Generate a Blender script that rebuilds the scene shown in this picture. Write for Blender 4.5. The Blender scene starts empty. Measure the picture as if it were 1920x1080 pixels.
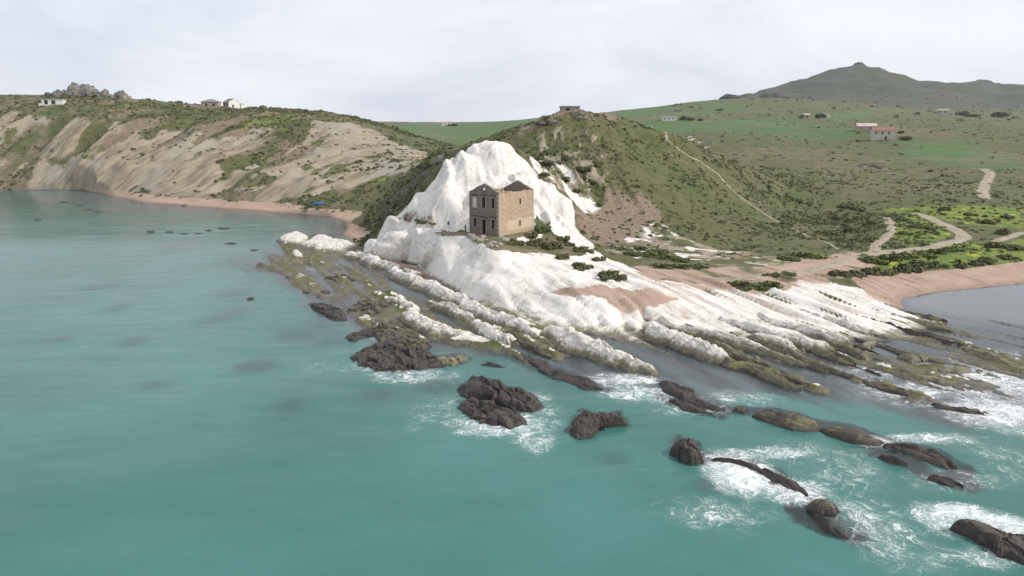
import bpy, bmesh, math, random
import numpy as np
from mathutils import Vector, Matrix

R = math.radians
scene = bpy.context.scene
COL = scene.collection
random.seed(7)

# ------------------------------------------------------------------ camera, sky, sun, exposure
CAM_H, FPX, PITCH = 27.0, 1370.0, R(12.15)
cam_data = bpy.data.cameras.new('camera')
cam = bpy.data.objects.new('camera', cam_data)
COL.objects.link(cam)
cam.location = (0, 0, CAM_H)
cam.rotation_euler = (R(90) - PITCH, 0, 0)
cam_data.sensor_width = 36
cam_data.lens = 36 * FPX / 1920
cam_data.clip_start = 0.5
cam_data.clip_end = 20000
scene.camera = cam

SUN_EL, SUN_AZ = R(40), R(97)          # azimuth clockwise from +Y: the sun stands to the right
world = bpy.data.worlds.new('World')
scene.world = world
world.use_nodes = True
wn, wl = world.node_tree.nodes, world.node_tree.links
wn.clear()
w_out = wn.new('ShaderNodeOutputWorld')
w_bg = wn.new('ShaderNodeBackground')
w_bg.inputs['Strength'].default_value = 0.134
sky = wn.new('ShaderNodeTexSky')
sky.sky_type = 'NISHITA'
sky.sun_disc = False
sky.sun_elevation = SUN_EL
sky.sun_rotation = SUN_AZ
sky.air_density = 1.0
sky.dust_density = 2.5
w_tc = wn.new('ShaderNodeTexCoord')
w_map = wn.new('ShaderNodeMapping')
w_map.inputs['Scale'].default_value = (1.0, 1.0, 3.2)
w_map.inputs['Location'].default_value = (3.1, 1.7, 0.4)
w_n1 = wn.new('ShaderNodeTexNoise')
w_n1.inputs['Scale'].default_value = 3.0
w_n1.inputs['Detail'].default_value = 7
w_n1.inputs['Roughness'].default_value = 0.55
w_n1.inputs['Distortion'].default_value = 0.4
w_ramp = wn.new('ShaderNodeValToRGB')       # thin veil of cloud: grey-lilac gaps to white
e = w_ramp.color_ramp.elements
e[0].position, e[0].color = 0.36, (6.0, 6.3, 7.1, 1)
e[1].position, e[1].color = 0.64, (8.0, 8.15, 8.5, 1)
w_mix = wn.new('ShaderNodeMixRGB')
w_mix.inputs['Fac'].default_value = 0.86
wl.new(w_tc.outputs['Generated'], w_map.inputs['Vector'])
wl.new(w_map.outputs['Vector'], w_n1.inputs['Vector'])
wl.new(w_n1.outputs['Fac'], w_ramp.inputs['Fac'])
wl.new(sky.outputs['Color'], w_mix.inputs['Color1'])
wl.new(w_ramp.outputs['Color'], w_mix.inputs['Color2'])
wl.new(w_mix.outputs['Color'], w_bg.inputs['Color'])
wl.new(w_bg.outputs['Background'], w_out.inputs['Surface'])

sun_data = bpy.data.lights.new('sun', 'SUN')
sun_data.energy = 3.5
sun_data.angle = R(2.0)
sun_data.color = (1.0, 0.94, 0.86)
sun = bpy.data.objects.new('sun', sun_data)
COL.objects.link(sun)
sun_dir = Vector((math.sin(SUN_AZ) * math.cos(SUN_EL), math.cos(SUN_AZ) * math.cos(SUN_EL), math.sin(SUN_EL)))
sun.rotation_euler = sun_dir.to_track_quat('Z', 'Y').to_euler()
sun.location = (60, 60, 120)

scene.view_settings.view_transform = 'Standard'
scene.view_settings.look = 'None'
scene.view_settings.exposure = 0.0
scene.view_settings.gamma = 1.0
scene.view_settings.use_curve_mapping = False
scene.render.engine = 'CYCLES'
scene.cycles.use_denoising = True
scene.cycles.max_bounces = 6
scene.cycles.diffuse_bounces = 3
scene.cycles.transparent_max_bounces = 8
scene.cycles.volume_bounces = 0

# ------------------------------------------------------------------ survey helpers (image reading -> place in metres)
CP, SP = math.cos(PITCH), math.sin(PITCH)
def ray(u, v):
    a, b = (u - 960) / FPX, (540 - v) / FPX
    return a, CP + b * SP, -SP + b * CP                  # right, forward, up
def at_z(u, v, z=0.0):
    dx, dy, dz = ray(u, v)
    t = (z - CAM_H) / dz
    return (dx * t, dy * t, z)
def at_d(u, v, d):
    dx, dy, dz = ray(u, v)
    t = d / dy
    return (dx * t, d, CAM_H + dz * t)

# ------------------------------------------------------------------ numpy noise
def _hash(ix, iy, seed):
    h = (ix.astype(np.int64) * 374761393 + iy.astype(np.int64) * 668265263 + seed * 974711) & 0xFFFFFFFF
    h = ((h ^ (h >> 13)) * 1274126177) & 0xFFFFFFFF
    return ((h ^ (h >> 16)) & 0xFFFFFF).astype(np.float32) / np.float32(0xFFFFFF)
def vn(x, y, seed=0):
    x = np.asarray(x, np.float32); y = np.asarray(y, np.float32)
    ix, iy = np.floor(x), np.floor(y)
    fx, fy = x - ix, y - iy
    fx = fx * fx * fx * (fx * (fx * 6 - 15) + 10); fy = fy * fy * fy * (fy * (fy * 6 - 15) + 10)
    ix = ix.astype(np.int64); iy = iy.astype(np.int64)
    a = _hash(ix, iy, seed); b = _hash(ix + 1, iy, seed); c = _hash(ix, iy + 1, seed); d = _hash(ix + 1, iy + 1, seed)
    return (a + (b - a) * fx) * (1 - fy) + (c + (d - c) * fx) * fy
def fbm(x, y, octs=4, seed=0, gain=0.5):
    s = 0; a = 1.0; t = 0; f = 1.0
    for i in range(octs):
        s = s + a * vn(x * f + 17.3 * i, y * f - 9.1 * i, seed + i * 13); t += a; a *= gain; f *= 2.03
    return s / t                                         # 0..1
def ridged(x, y, octs=3, seed=0, gain=0.5):
    s = 0; a = 1.0; t = 0; f = 1.0
    for i in range(octs):
        n = 1 - np.abs(2 * vn(x * f + 5.7 * i, y * f + 3.3 * i, seed + i * 29) - 1)
        s = s + a * n; t += a; a *= gain; f *= 2.1
    return s / t
def facet(x, y, seed=0, tilt=1.0):
    """broken blocks: each cell is a small tilted plane; also returns how near a joint is (0 at the joint)"""
    x = np.asarray(x, np.float32); y = np.asarray(y, np.float32)
    ix, iy = np.floor(x).astype(np.int64), np.floor(y).astype(np.int64)
    f1 = np.full(x.shape, 9.0, np.float32); f2 = f1.copy(); h = np.zeros(x.shape, np.float32)
    for dj in (-1, 0, 1):
        for di in (-1, 0, 1):
            jx, jy = ix + di, iy + dj
            cx = jx + _hash(jx, jy, seed); cy = jy + _hash(jx, jy, seed + 1)
            dx, dy = x - cx, y - cy
            d = np.hypot(dx, dy).astype(np.float32)
            hv = (_hash(jx, jy, seed + 2) - 0.5) + tilt * ((_hash(jx, jy, seed + 3) - 0.5) * dx + (_hash(jx, jy, seed + 4) - 0.5) * dy)
            m = d < f1
            f2 = np.where(m, f1, np.minimum(f2, d)); h = np.where(m, hv, h); f1 = np.where(m, d, f1)
    return h, f2 - f1
def sstep(a, b, x):
    t = np.clip((x - a) / (b - a), 0, 1)
    return t * t * (3 - 2 * t)
def seg_dist(px, py, pts):
    """distance to a polyline, and the fraction of its length at the nearest point"""
    best = np.full(px.shape, 1e9, np.float32); frac = np.zeros(px.shape, np.float32)
    pts = np.asarray(pts, float)
    L = np.r_[0, np.cumsum(np.hypot(*(pts[1:] - pts[:-1])[:, :2].T))]
    for i in range(len(pts) - 1):
        ax, ay = pts[i][:2]; bx, by = pts[i + 1][:2]
        dx, dy = bx - ax, by - ay
        l2 = dx * dx + dy * dy + 1e-9
        t = np.clip(((px - ax) * dx + (py - ay) * dy) / l2, 0, 1)
        d = np.hypot(px - ax - t * dx, py - ay - t * dy)
        m = d < best
        best = np.where(m, d, best)
        frac = np.where(m, (L[i] + t * (L[i + 1] - L[i])) / L[-1], frac)
    return best, frac
def poly_sd(px, py, pts):
    """signed distance to a closed outline, positive inside"""
    pts = [tuple(p[:2]) for p in pts]
    d, _ = seg_dist(px, py, pts + [pts[0]])
    ins = np.zeros(px.shape, bool)
    n = len(pts)
    for i in range(n):
        x1, y1 = pts[i]; x2, y2 = pts[(i + 1) % n]
        if y1 == y2: continue
        c = ((y1 > py) != (y2 > py)) & (px < (x2 - x1) * (py - y1) / (y2 - y1) + x1)
        ins ^= c
    return np.where(ins, d, -d)

# ------------------------------------------------------------------ mesh / tag helpers
def link(o, parent=None):
    COL.objects.link(o)
    if parent is not None: o.parent = parent
    return o
def tag(o, label=None, cat=None, group=None, kind=None):
    if label: o['label'] = label
    if cat: o['category'] = cat
    if group: o['group'] = group
    if kind: o['kind'] = kind
    return o
def empty(name, loc, rz=0.0):
    o = bpy.data.objects.new(name, None)
    o.empty_display_size = 0.5
    o.location = loc; o.rotation_euler = (0, 0, rz)
    return link(o)
def np_mesh(name, V, F, mat, smooth=True, attrs=None, normals=None):
    V = np.ascontiguousarray(V, np.float32); F = np.ascontiguousarray(F, np.int32)
    me = bpy.data.meshes.new(name)
    k = F.shape[1]
    me.vertices.add(len(V)); me.vertices.foreach_set('co', V.ravel())
    me.loops.add(F.size); me.loops.foreach_set('vertex_index', F.ravel())
    me.polygons.add(len(F)); me.polygons.foreach_set('loop_start', np.arange(0, F.size, k, dtype=np.int32))
    me.polygons.foreach_set('use_smooth', np.full(len(F), smooth))
    me.update(calc_edges=True)
    for an, A in (attrs or {}).items():
        A = np.ascontiguousarray(A, np.float32)
        if A.ndim == 1:
            at = me.attributes.new(an, 'FLOAT', 'POINT'); at.data.foreach_set('value', A)
        else:
            at = me.attributes.new(an, 'FLOAT_COLOR', 'POINT'); at.data.foreach_set('color', A.ravel())
    if normals is not None:
        me.normals_split_custom_set_from_vertices([tuple(n) for n in normals.tolist()])
    me.validate()
    if mat: me.materials.append(mat)
    return me
class MB:
    """collects boxes, prisms and loose polygons into one mesh"""
    def __init__(s): s.v = []; s.f = []
    def poly(s, pts, faces):
        b = len(s.v); s.v += [tuple(p) for p in pts]; s.f += [tuple(b + i for i in f) for f in faces]; return s
    def box(s, x0, x1, y0, y1, z0, z1):
        return s.poly([(x0,y0,z0),(x1,y0,z0),(x1,y1,z0),(x0,y1,z0),(x0,y0,z1),(x1,y0,z1),(x1,y1,z1),(x0,y1,z1)],
                      [(0,3,2,1),(4,5,6,7),(0,1,5,4),(1,2,6,5),(2,3,7,6),(3,0,4,7)])
    def prism(s, outline, axis, a0, a1):
        """outline: 2-D points; extruded along axis 0 (x) or 1 (y) from a0 to a1"""
        n = len(outline)
        mk = (lambda p, a: (a, p[0], p[1])) if axis == 0 else (lambda p, a: (p[0], a, p[1]))
        pts = [mk(p, a0) for p in outline] + [mk(p, a1) for p in outline]
        fs = [tuple(range(n)), tuple(range(2 * n - 1, n - 1, -1))] + [(i, i + n, (i + 1) % n + n, (i + 1) % n) for i in range(n)]
        return s.poly(pts, fs)
    def build(s, name, mat, parent=None, bevel=0, smooth=False):
        me = bpy.data.meshes.new(name)
        me.from_pydata(s.v, [], s.f)
        bm = bmesh.new(); bm.from_mesh(me)
        bmesh.ops.recalc_face_normals(bm, faces=bm.faces)
        if bevel: bmesh.ops.bevel(bm, geom=list(bm.edges), offset=bevel, segments=1, affect='EDGES')
        bm.to_mesh(me); bm.free()
        if smooth:
            for p in me.polygons: p.use_smooth = True
        me.materials.append(mat)
        return link(bpy.data.objects.new(name, me), parent)

# ------------------------------------------------------------------ material helpers
class NT:
    def __init__(s, name):
        s.m = bpy.data.materials.new(name); s.m.use_nodes = True
        s.n, s.l = s.m.node_tree.nodes, s.m.node_tree.links
        s.n.clear()
        s.out = s.n.new('ShaderNodeOutputMaterial')
    def put(s, sock, v):
        if isinstance(v, bpy.types.NodeSocket): s.l.new(v, sock)
        elif isinstance(v, (tuple, list)) and len(v) == 3 and sock.type == 'RGBA': sock.default_value = (*v, 1)
        else: sock.default_value = v
    def pos(s, scale=(1, 1, 1), rot=(0, 0, 0)):
        g = s.n.new('ShaderNodeNewGeometry'); m = s.n.new('ShaderNodeMapping')
        m.inputs['Scale'].default_value = scale; m.inputs['Rotation'].default_value = rot
        s.l.new(g.outputs['Position'], m.inputs['Vector']); return m.outputs['Vector']
    def apos(s, lengths, rz):
        g = s.n.new('ShaderNodeNewGeometry'); m = s.n.new('ShaderNodeMapping'); m.vector_type = 'TEXTURE'
        m.inputs['Scale'].default_value = lengths; m.inputs['Rotation'].default_value = (0, 0, rz)
        s.l.new(g.outputs['Position'], m.inputs['Vector']); return m.outputs['Vector']
    def noise(s, scale, detail=4, rough=0.55, vec=None, dist=0.0):
        t = s.n.new('ShaderNodeTexNoise')
        t.inputs['Scale'].default_value = scale; t.inputs['Detail'].default_value = detail
        t.inputs['Roughness'].default_value = rough; t.inputs['Distortion'].default_value = dist
        s.l.new(vec if vec is not None else s.pos(), t.inputs['Vector']); return t.outputs['Fac']
    def voro(s, scale, vec=None, feature='F1', out='Distance', rand=1.0):
        t = s.n.new('ShaderNodeTexVoronoi'); t.feature = feature
        t.inputs['Scale'].default_value = scale; t.inputs['Randomness'].default_value = rand
        s.l.new(vec if vec is not None else s.pos(), t.inputs['Vector']); return t.outputs[out]
    def math(s, op, a, b=0.0, c=0.0, clamp=False):
        t = s.n.new('ShaderNodeMath'); t.operation = op; t.use_clamp = clamp
        s.put(t.inputs[0], a); s.put(t.inputs[1], b); s.put(t.inputs[2], c); return t.outputs[0]
    def ss(s, x, a, b, o0=0.0, o1=1.0):
        t = s.n.new('ShaderNodeMapRange'); t.interpolation_type = 'SMOOTHSTEP'
        s.put(t.inputs['Value'], x); t.inputs['From Min'].default_value = a; t.inputs['From Max'].default_value = b
        t.inputs['To Min'].default_value = o0; t.inputs['To Max'].default_value = o1; return t.outputs['Result']
    def mix(s, f, a, b, mode='MIX'):
        t = s.n.new('ShaderNodeMixRGB'); t.blend_type = mode
        s.put(t.inputs['Fac'], f); s.put(t.inputs['Color1'], a); s.put(t.inputs['Color2'], b); return t.outputs['Color']
    def attr(s, name):
        t = s.n.new('ShaderNodeAttribute'); t.attribute_name = name; return t
    def sep(s, c):
        t = s.n.new('ShaderNodeSeparateColor'); s.l.new(c, t.inputs[0]); return t.outputs
    def z(s):
        g = s.n.new('ShaderNodeNewGeometry'); x = s.n.new('ShaderNodeSeparateXYZ')
        s.l.new(g.outputs['Position'], x.inputs[0]); return x.outputs['Z']
    def nz(s):
        g = s.n.new('ShaderNodeNewGeometry'); x = s.n.new('ShaderNodeSeparateXYZ')
        s.l.new(g.outputs['Normal'], x.inputs[0]); return x.outputs['Z']
    def bump(s, h, strength=0.5, dist=0.1):
        t = s.n.new('ShaderNodeBump'); t.inputs['Strength'].default_value = strength; t.inputs['Distance'].default_value = dist
        s.l.new(h, t.inputs['Height']); return t.outputs['Normal']
    def bsdf(s, color, rough=0.9, normal=None, spec=0.2):
        t = s.n.new('ShaderNodeBsdfPrincipled')
        s.put(t.inputs['Base Color'], color); s.put(t.inputs['Roughness'], rough)
        s.put(t.inputs['Specular IOR Level'], spec)
        if normal is not None: s.l.new(normal, t.inputs['Normal'])
        return t.outputs['BSDF']
    def done(s, sh):
        s.l.new(sh, s.out.inputs['Surface']); return s.m
def simple(name, col, var=0.25, scale=3.0, rough=0.85, bump=0.3):
    t = NT(name)
    n = t.noise(scale, 5, 0.6)
    c = t.mix(t.ss(n, 0.3, 0.7), tuple(x * (1 - var) for x in col), tuple(min(x * (1 + var), 0.9) for x in col))
    return t.done(t.bsdf(c, rough, t.bump(n, bump, 0.05)))

# ribs of rock: label, (u, v, crest height, half width)..., kind, blockiness
RIBS = [  # label, points, material, block
 ('long narrow white rock rib running beside the foot of the headland', [(650,470,1.2,1.3),(687,476,1.6,1.7),(726,494,1.5,1.6),(747,511,1.5,1.6),(791,525,1.6,1.6),(836,544,1.6,1.5),(880,565,1.6,1.5),(918,583,1.5,1.3),(960,600,1.4,1.2),(1012,627,0.9,0.9)], 'M', 0.1),
 ('short white rock hump with sand behind it beside the channel', [(752,503,1.1,0.8),(772,507,1.2,0.9),(795,514,0.9,0.8)], 'M', 0.1),
 ('pale rounded rib between the long white rib and the shorter frosted one', [(800,564,0.9,1.0),(836,570,1.3,1.1),(865,584,1.3,1.1),(890,597,1.0,0.9)], 'M', 0.15),
 ('blunt-ended white rock finger with a rounded tip above the dark shelf', [(876,596,1.2,1.1),(910,604,1.7,1.3),(930,619,1.7,1.3),(945,640,1.3,1.0)], 'M', 0.15),
 ('white-topped rib ending in a point over the weedy shelf', [(722,553,1.0,1.1),(756,566,1.4,1.4),(776,584,1.5,1.7),(806,601,1.5,1.7),(836,616,1.3,1.5),(864,635,0.8,0.8)], 'M', 0.2),
 ('blocky cracked white rib pointing down to the swirling foam', [(1027,603,1.4,1.3),(1054,612,1.8,1.6),(1084,630,1.8,1.8),(1119,644,1.7,1.7),(1152,659,1.5,1.6),(1184,671,1.2,1.4),(1214,692,0.8,1.1),(1238,702,0.4,0.8)], 'M', 0.24),
 ('knobbly white rib with a weed-green skirt along the still channel', [(1205,602,1.2,1.0),(1241,615,1.8,1.4),(1273,627,1.8,1.5),(1306,641,1.7,1.5),(1339,652,1.6,1.4),(1378,662,1.1,1.1)], 'M', 0.34),
 ('low olive weed-covered rib continuing the knobbly white one seaward', [(1330,668,0.45,1.3),(1400,684,0.6,1.7),(1460,700,0.55,1.6),(1515,722,0.2,1.0)], 'W', 0.2),
 ('thin grey-white rib just landward of the knobbly rib', [(1232,591,1.2,0.6),(1250,601,1.4,0.8),(1285,609,1.4,0.8),(1315,615,1.3,0.8),(1344,621,1.3,0.8),(1402,636,1.3,0.9),(1450,660,0.7,0.7)], 'M', 0.15),
 ('smooth white whaleback rib, second from the knobbly rib', [(1340,592,1.2,0.8),(1412,606,1.6,1.2),(1464,620,1.6,1.3),(1505,634,1.4,1.1),(1570,655,0.7,0.8)], 'M', 0.1),
 ('short white lobe hugging the seaward side of the whaleback rib', [(1400,620,1.0,0.8),(1450,630,1.3,1.2),(1480,642,1.2,1.2),(1512,660,0.6,0.8)], 'M', 0.1),
 ('broad white rib tapering to a tip on the right-hand shelf', [(1400,583,1.2,0.9),(1464,599,1.6,1.3),(1523,609,1.7,1.5),(1561,623,1.5,1.4),(1602,643,0.8,0.9)], 'M', 0.12),
 ('flaky pale rib breaking into rubble beside the broad tapering rib', [(1460,578,1.1,0.8),(1533,588,1.5,1.1),(1582,599,1.4,1.1),(1616,614,1.2,1.0),(1680,629,0.6,0.8)], 'M', 0.3),
 ('slim white rib nearest the grey bay, upper of two', [(1646,583,0.8,0.4),(1706,595,0.9,0.6),(1760,607,0.7,0.6)], 'M', 0.2),
 ('slim white rib nearest the grey bay, lower of two', [(1640,590,0.7,0.4),(1680,599,0.8,0.5),(1715,607,0.6,0.5)], 'M', 0.2),
 ('low brown rock ledge trailing from the white finger toward the twin sea rocks', [(952,660,0.35,0.9),(1000,675,0.5,1.3),(1050,695,0.5,1.4),(1100,718,0.45,1.3),(1134,730,0.2,0.8)], 'D', 0.1),
 ('dark slick ledge below the blocky rib, upper of a pair', [(1222,714,0.3,1.0),(1270,734,0.5,1.5),(1310,750,0.45,1.5),(1358,770,0.2,0.9)], 'D', 0.1),
 ('dark slick ledge below the blocky rib, lower of a pair', [(1255,745,0.2,0.7),(1295,763,0.4,1.1),(1345,775,0.15,0.8)], 'D', 0.1),
 ('long reef rib with a yellow-green weedy crest in open water', [(1405,770,0.4,1.0),(1430,770,0.8,1.4),(1500,783,0.9,1.7),(1545,799,0.5,1.3)], 'W', 0.15),
 ('brown reef rib with a weedy crest, next seaward of the yellow-green one', [(1540,795,0.4,1.1),(1590,804,0.8,1.5),(1640,820,0.5,1.4),(1665,828,0.3,1.0)], 'W', 0.15),
 ('dark reef rib awash behind the small breaking wave', [(1655,826,0.4,1.0),(1720,842,0.6,1.3),(1770,862,0.5,1.2),(1800,880,0.2,0.8)], 'D', 0.1),
 ('short brown reef hump in front of the small breaking wave', [(1645,846,0.4,0.8),(1672,852,0.6,1.0),(1710,868,0.2,0.7)], 'D', 0.1),
 ('barely awash dark reef patch off the end of the long reef', [(1735,888,0.2,0.9),(1775,898,0.35,1.2),(1815,912,0.1,0.8)], 'D', 0.0),
 ('low slab running under the white breaker toward the pointed rock', [(1330,858,0.1,0.9),(1390,868,0.35,1.3),(1440,890,0.25,1.3),(1520,932,0.1,1.0)], 'D', 0.1),
 ('sloping half-sunk slab below the pointed rock', [(1510,962,0.3,0.8),(1545,980,0.4,1.1),(1600,1008,0.1,0.9)], 'D', 0.1),
 ('weedy green rib on the shelf below the white whaleback', [(1450,667,0.4,0.9),(1523,679,0.6,1.2),(1560,698,0.3,0.9)], 'W', 0.2),
 ('mossy rib on the shelf below the broad tapering rib', [(1525,652,0.5,0.9),(1560,664,0.7,1.1),(1606,684,0.3,0.9)], 'W', 0.2),
 ('grey-brown rib across the outer right-hand shelf', [(1640,680,0.4,1.0),(1706,696,0.7,1.2),(1768,711,0.6,1.2),(1800,722,0.2,0.8)], 'G', 0.2),
 ('dark weedy rib among the streaming white water', [(1615,712,0.3,0.9),(1672,728,0.5,1.1),(1730,748,0.2,0.8)], 'W', 0.2),
 ('ragged dark rib nearest the right edge of the shelf', [(1800,648,0.4,0.8),(1850,660,0.9,1.2),(1890,676,0.7,1.2),(1930,692,0.4,1.0)], 'G', 0.3),
 ('flat grey rib lying between two foaming gullies on the shelf', [(1740,690,0.3,0.8),(1790,690,0.6,1.1),(1830,694,0.4,1.0)], 'G', 0.2),
 ('thin dark rib in the white water far out on the shelf', [(1745,752,0.2,0.8),(1790,762,0.45,1.0),(1850,780,0.2,0.8)], 'D', 0.1),
 ('narrow olive rib joining the white pointed rib to the shelf', [(690,600,0.4,0.8),(740,622,0.7,1.2),(790,645,0.5,1.1)], 'W', 0.3),
 ('brown crusted rib between the white finger and the long white rib', [(905,612,0.5,0.8),(960,625,0.9,1.0),(1000,645,0.7,1.0),(1040,668,0.3,0.7)], 'W', 0.3),
]

ROCKS = [ # label, outline, height, material, flatness, tilt
 ('upper slab of the twin dark rocks ringed by foam in open water', [(856,722),(880,706),(930,710),(962,726),(1006,744),(1019,764),(1000,776),(958,768),(918,748),(874,738)], 1.25, 'D', 4.0, (0.02, 0.05)),
 ('lower slab of the twin dark rocks ringed by foam in open water', [(857,754),(880,744),(930,752),(976,772),(988,796),(950,806),(900,792),(866,776)], 0.95, 'D', 3.6, (0.0, 0.05)),
 ('two-humped dark brown rock standing alone right of the twin rocks', [(1064,812),(1072,782),(1086,768),(1130,776),(1165,767),(1185,784),(1180,798),(1132,802),(1108,820),(1084,824)], 1.35, 'D', 3.0, (0, 0)),
 ('rounded brown boulder at the head of the white breaker', [(1256,834),(1270,818),(1300,819),(1320,845),(1318,868),(1295,874),(1270,860)], 1.6, 'D', 2.8, (-0.05, 0)),
 ('small pointed dark rock with a green top beyond the breaker', [(1510,954),(1520,932),(1545,935),(1574,960),(1571,970),(1530,968)], 1.15, 'W', 2.2, (0, 0)),
 ('large wedge of dark rock cut by the bottom right corner', [(1784,974),(1808,968),(1870,990),(1960,1008),(2010,1040),(1940,1062),(1880,1050),(1830,1015)], 1.4, 'D', 3.4, (0.0, 0.12)),
 ('small white boulder, left of the pair off the cove', [(518,457),(530,440),(556,429),(576,438),(582,456),(560,464)], 2.3, 'M', 2.4, (0, 0)),
 ('long double-humped white boulder off the cove', [(556,464),(574,442),(598,434),(640,450),(682,457),(684,466),(640,477),(590,474)], 2.4, 'M', 2.6, (0, 0)),
 ('low green-grey reef just seaward of the white boulders', [(520,497),(556,480),(586,478),(590,490),(560,499)], 0.55, 'G', 2.2, (0, 0)),
 ('broad flat purple-brown slab with a dark undercut edge', [(658,666),(700,640),(742,630),(768,648),(828,672),(852,686),(800,693),(740,700),(690,692)], 0.75, 'D', 5.0, (0.0, 0.04)),
 ('heap of yellow-green weedy stone on the broad flat slab', [(728,654),(745,632),(790,630),(816,650),(780,664)], 1.0, 'W', 2.0, (0, 0)),
 ('tan knobbly rock just right of the broad flat slab', [(804,688),(820,666),(868,660),(884,676),(850,688)], 0.9, 'G', 2.0, (0, 0)),
 ('tiny low rock right of the tan knobbly rock', [(897,686),(916,675),(946,689)], 0.45, 'D', 1.8, (0, 0)),
 ('thin dark ledge at the outer left corner of the shelf', [(572,568),(602,564),(642,580),(652,602),(620,602),(600,586)], 0.4, 'D', 3.0, (0, 0)),
 ('dark ledge tongue just above the broad flat slab', [(643,634),(690,614),(742,618),(700,630),(660,642)], 0.4, 'D', 3.0, (0, 0)),
 ('green weedy outcrop at the left end of the shelf', [(648,582),(680,555),(722,558),(728,590),(690,602)], 0.65, 'W', 2.0, (0, 0)),
 ('mottled olive outcrop beside the frosted white rib', [(690,612),(740,590),(768,618),(752,640),(710,642)], 0.8, 'W', 2.0, (0, 0)),
 ('small weedy outcrop near the long white boulder', [(606,520),(640,512),(668,522),(640,536)], 0.5, 'W', 2.0, (0, 0)),
 ('little dark rock beside the long reef rib', [(1372,766),(1386,758),(1404,768),(1394,776)], 0.5, 'D', 2.2, (0, 0)),
 ('grey boulder stranded on the right-hand shelf, larger of two', [(1680,672),(1692,658),(1730,664),(1748,676),(1710,682)], 1.0, 'G', 2.4, (0, 0)),
 ('pale lump of rock at the tip of the flaky rib', [(1608,646),(1622,638),(1644,648),(1630,658)], 1.0, 'M', 2.2, (0, 0)),
 ('brown boulder stranded on the right-hand shelf, smaller of two', [(1602,672),(1616,660),(1638,670),(1624,682)], 0.8, 'G', 2.2, (0, 0)),
]

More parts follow.
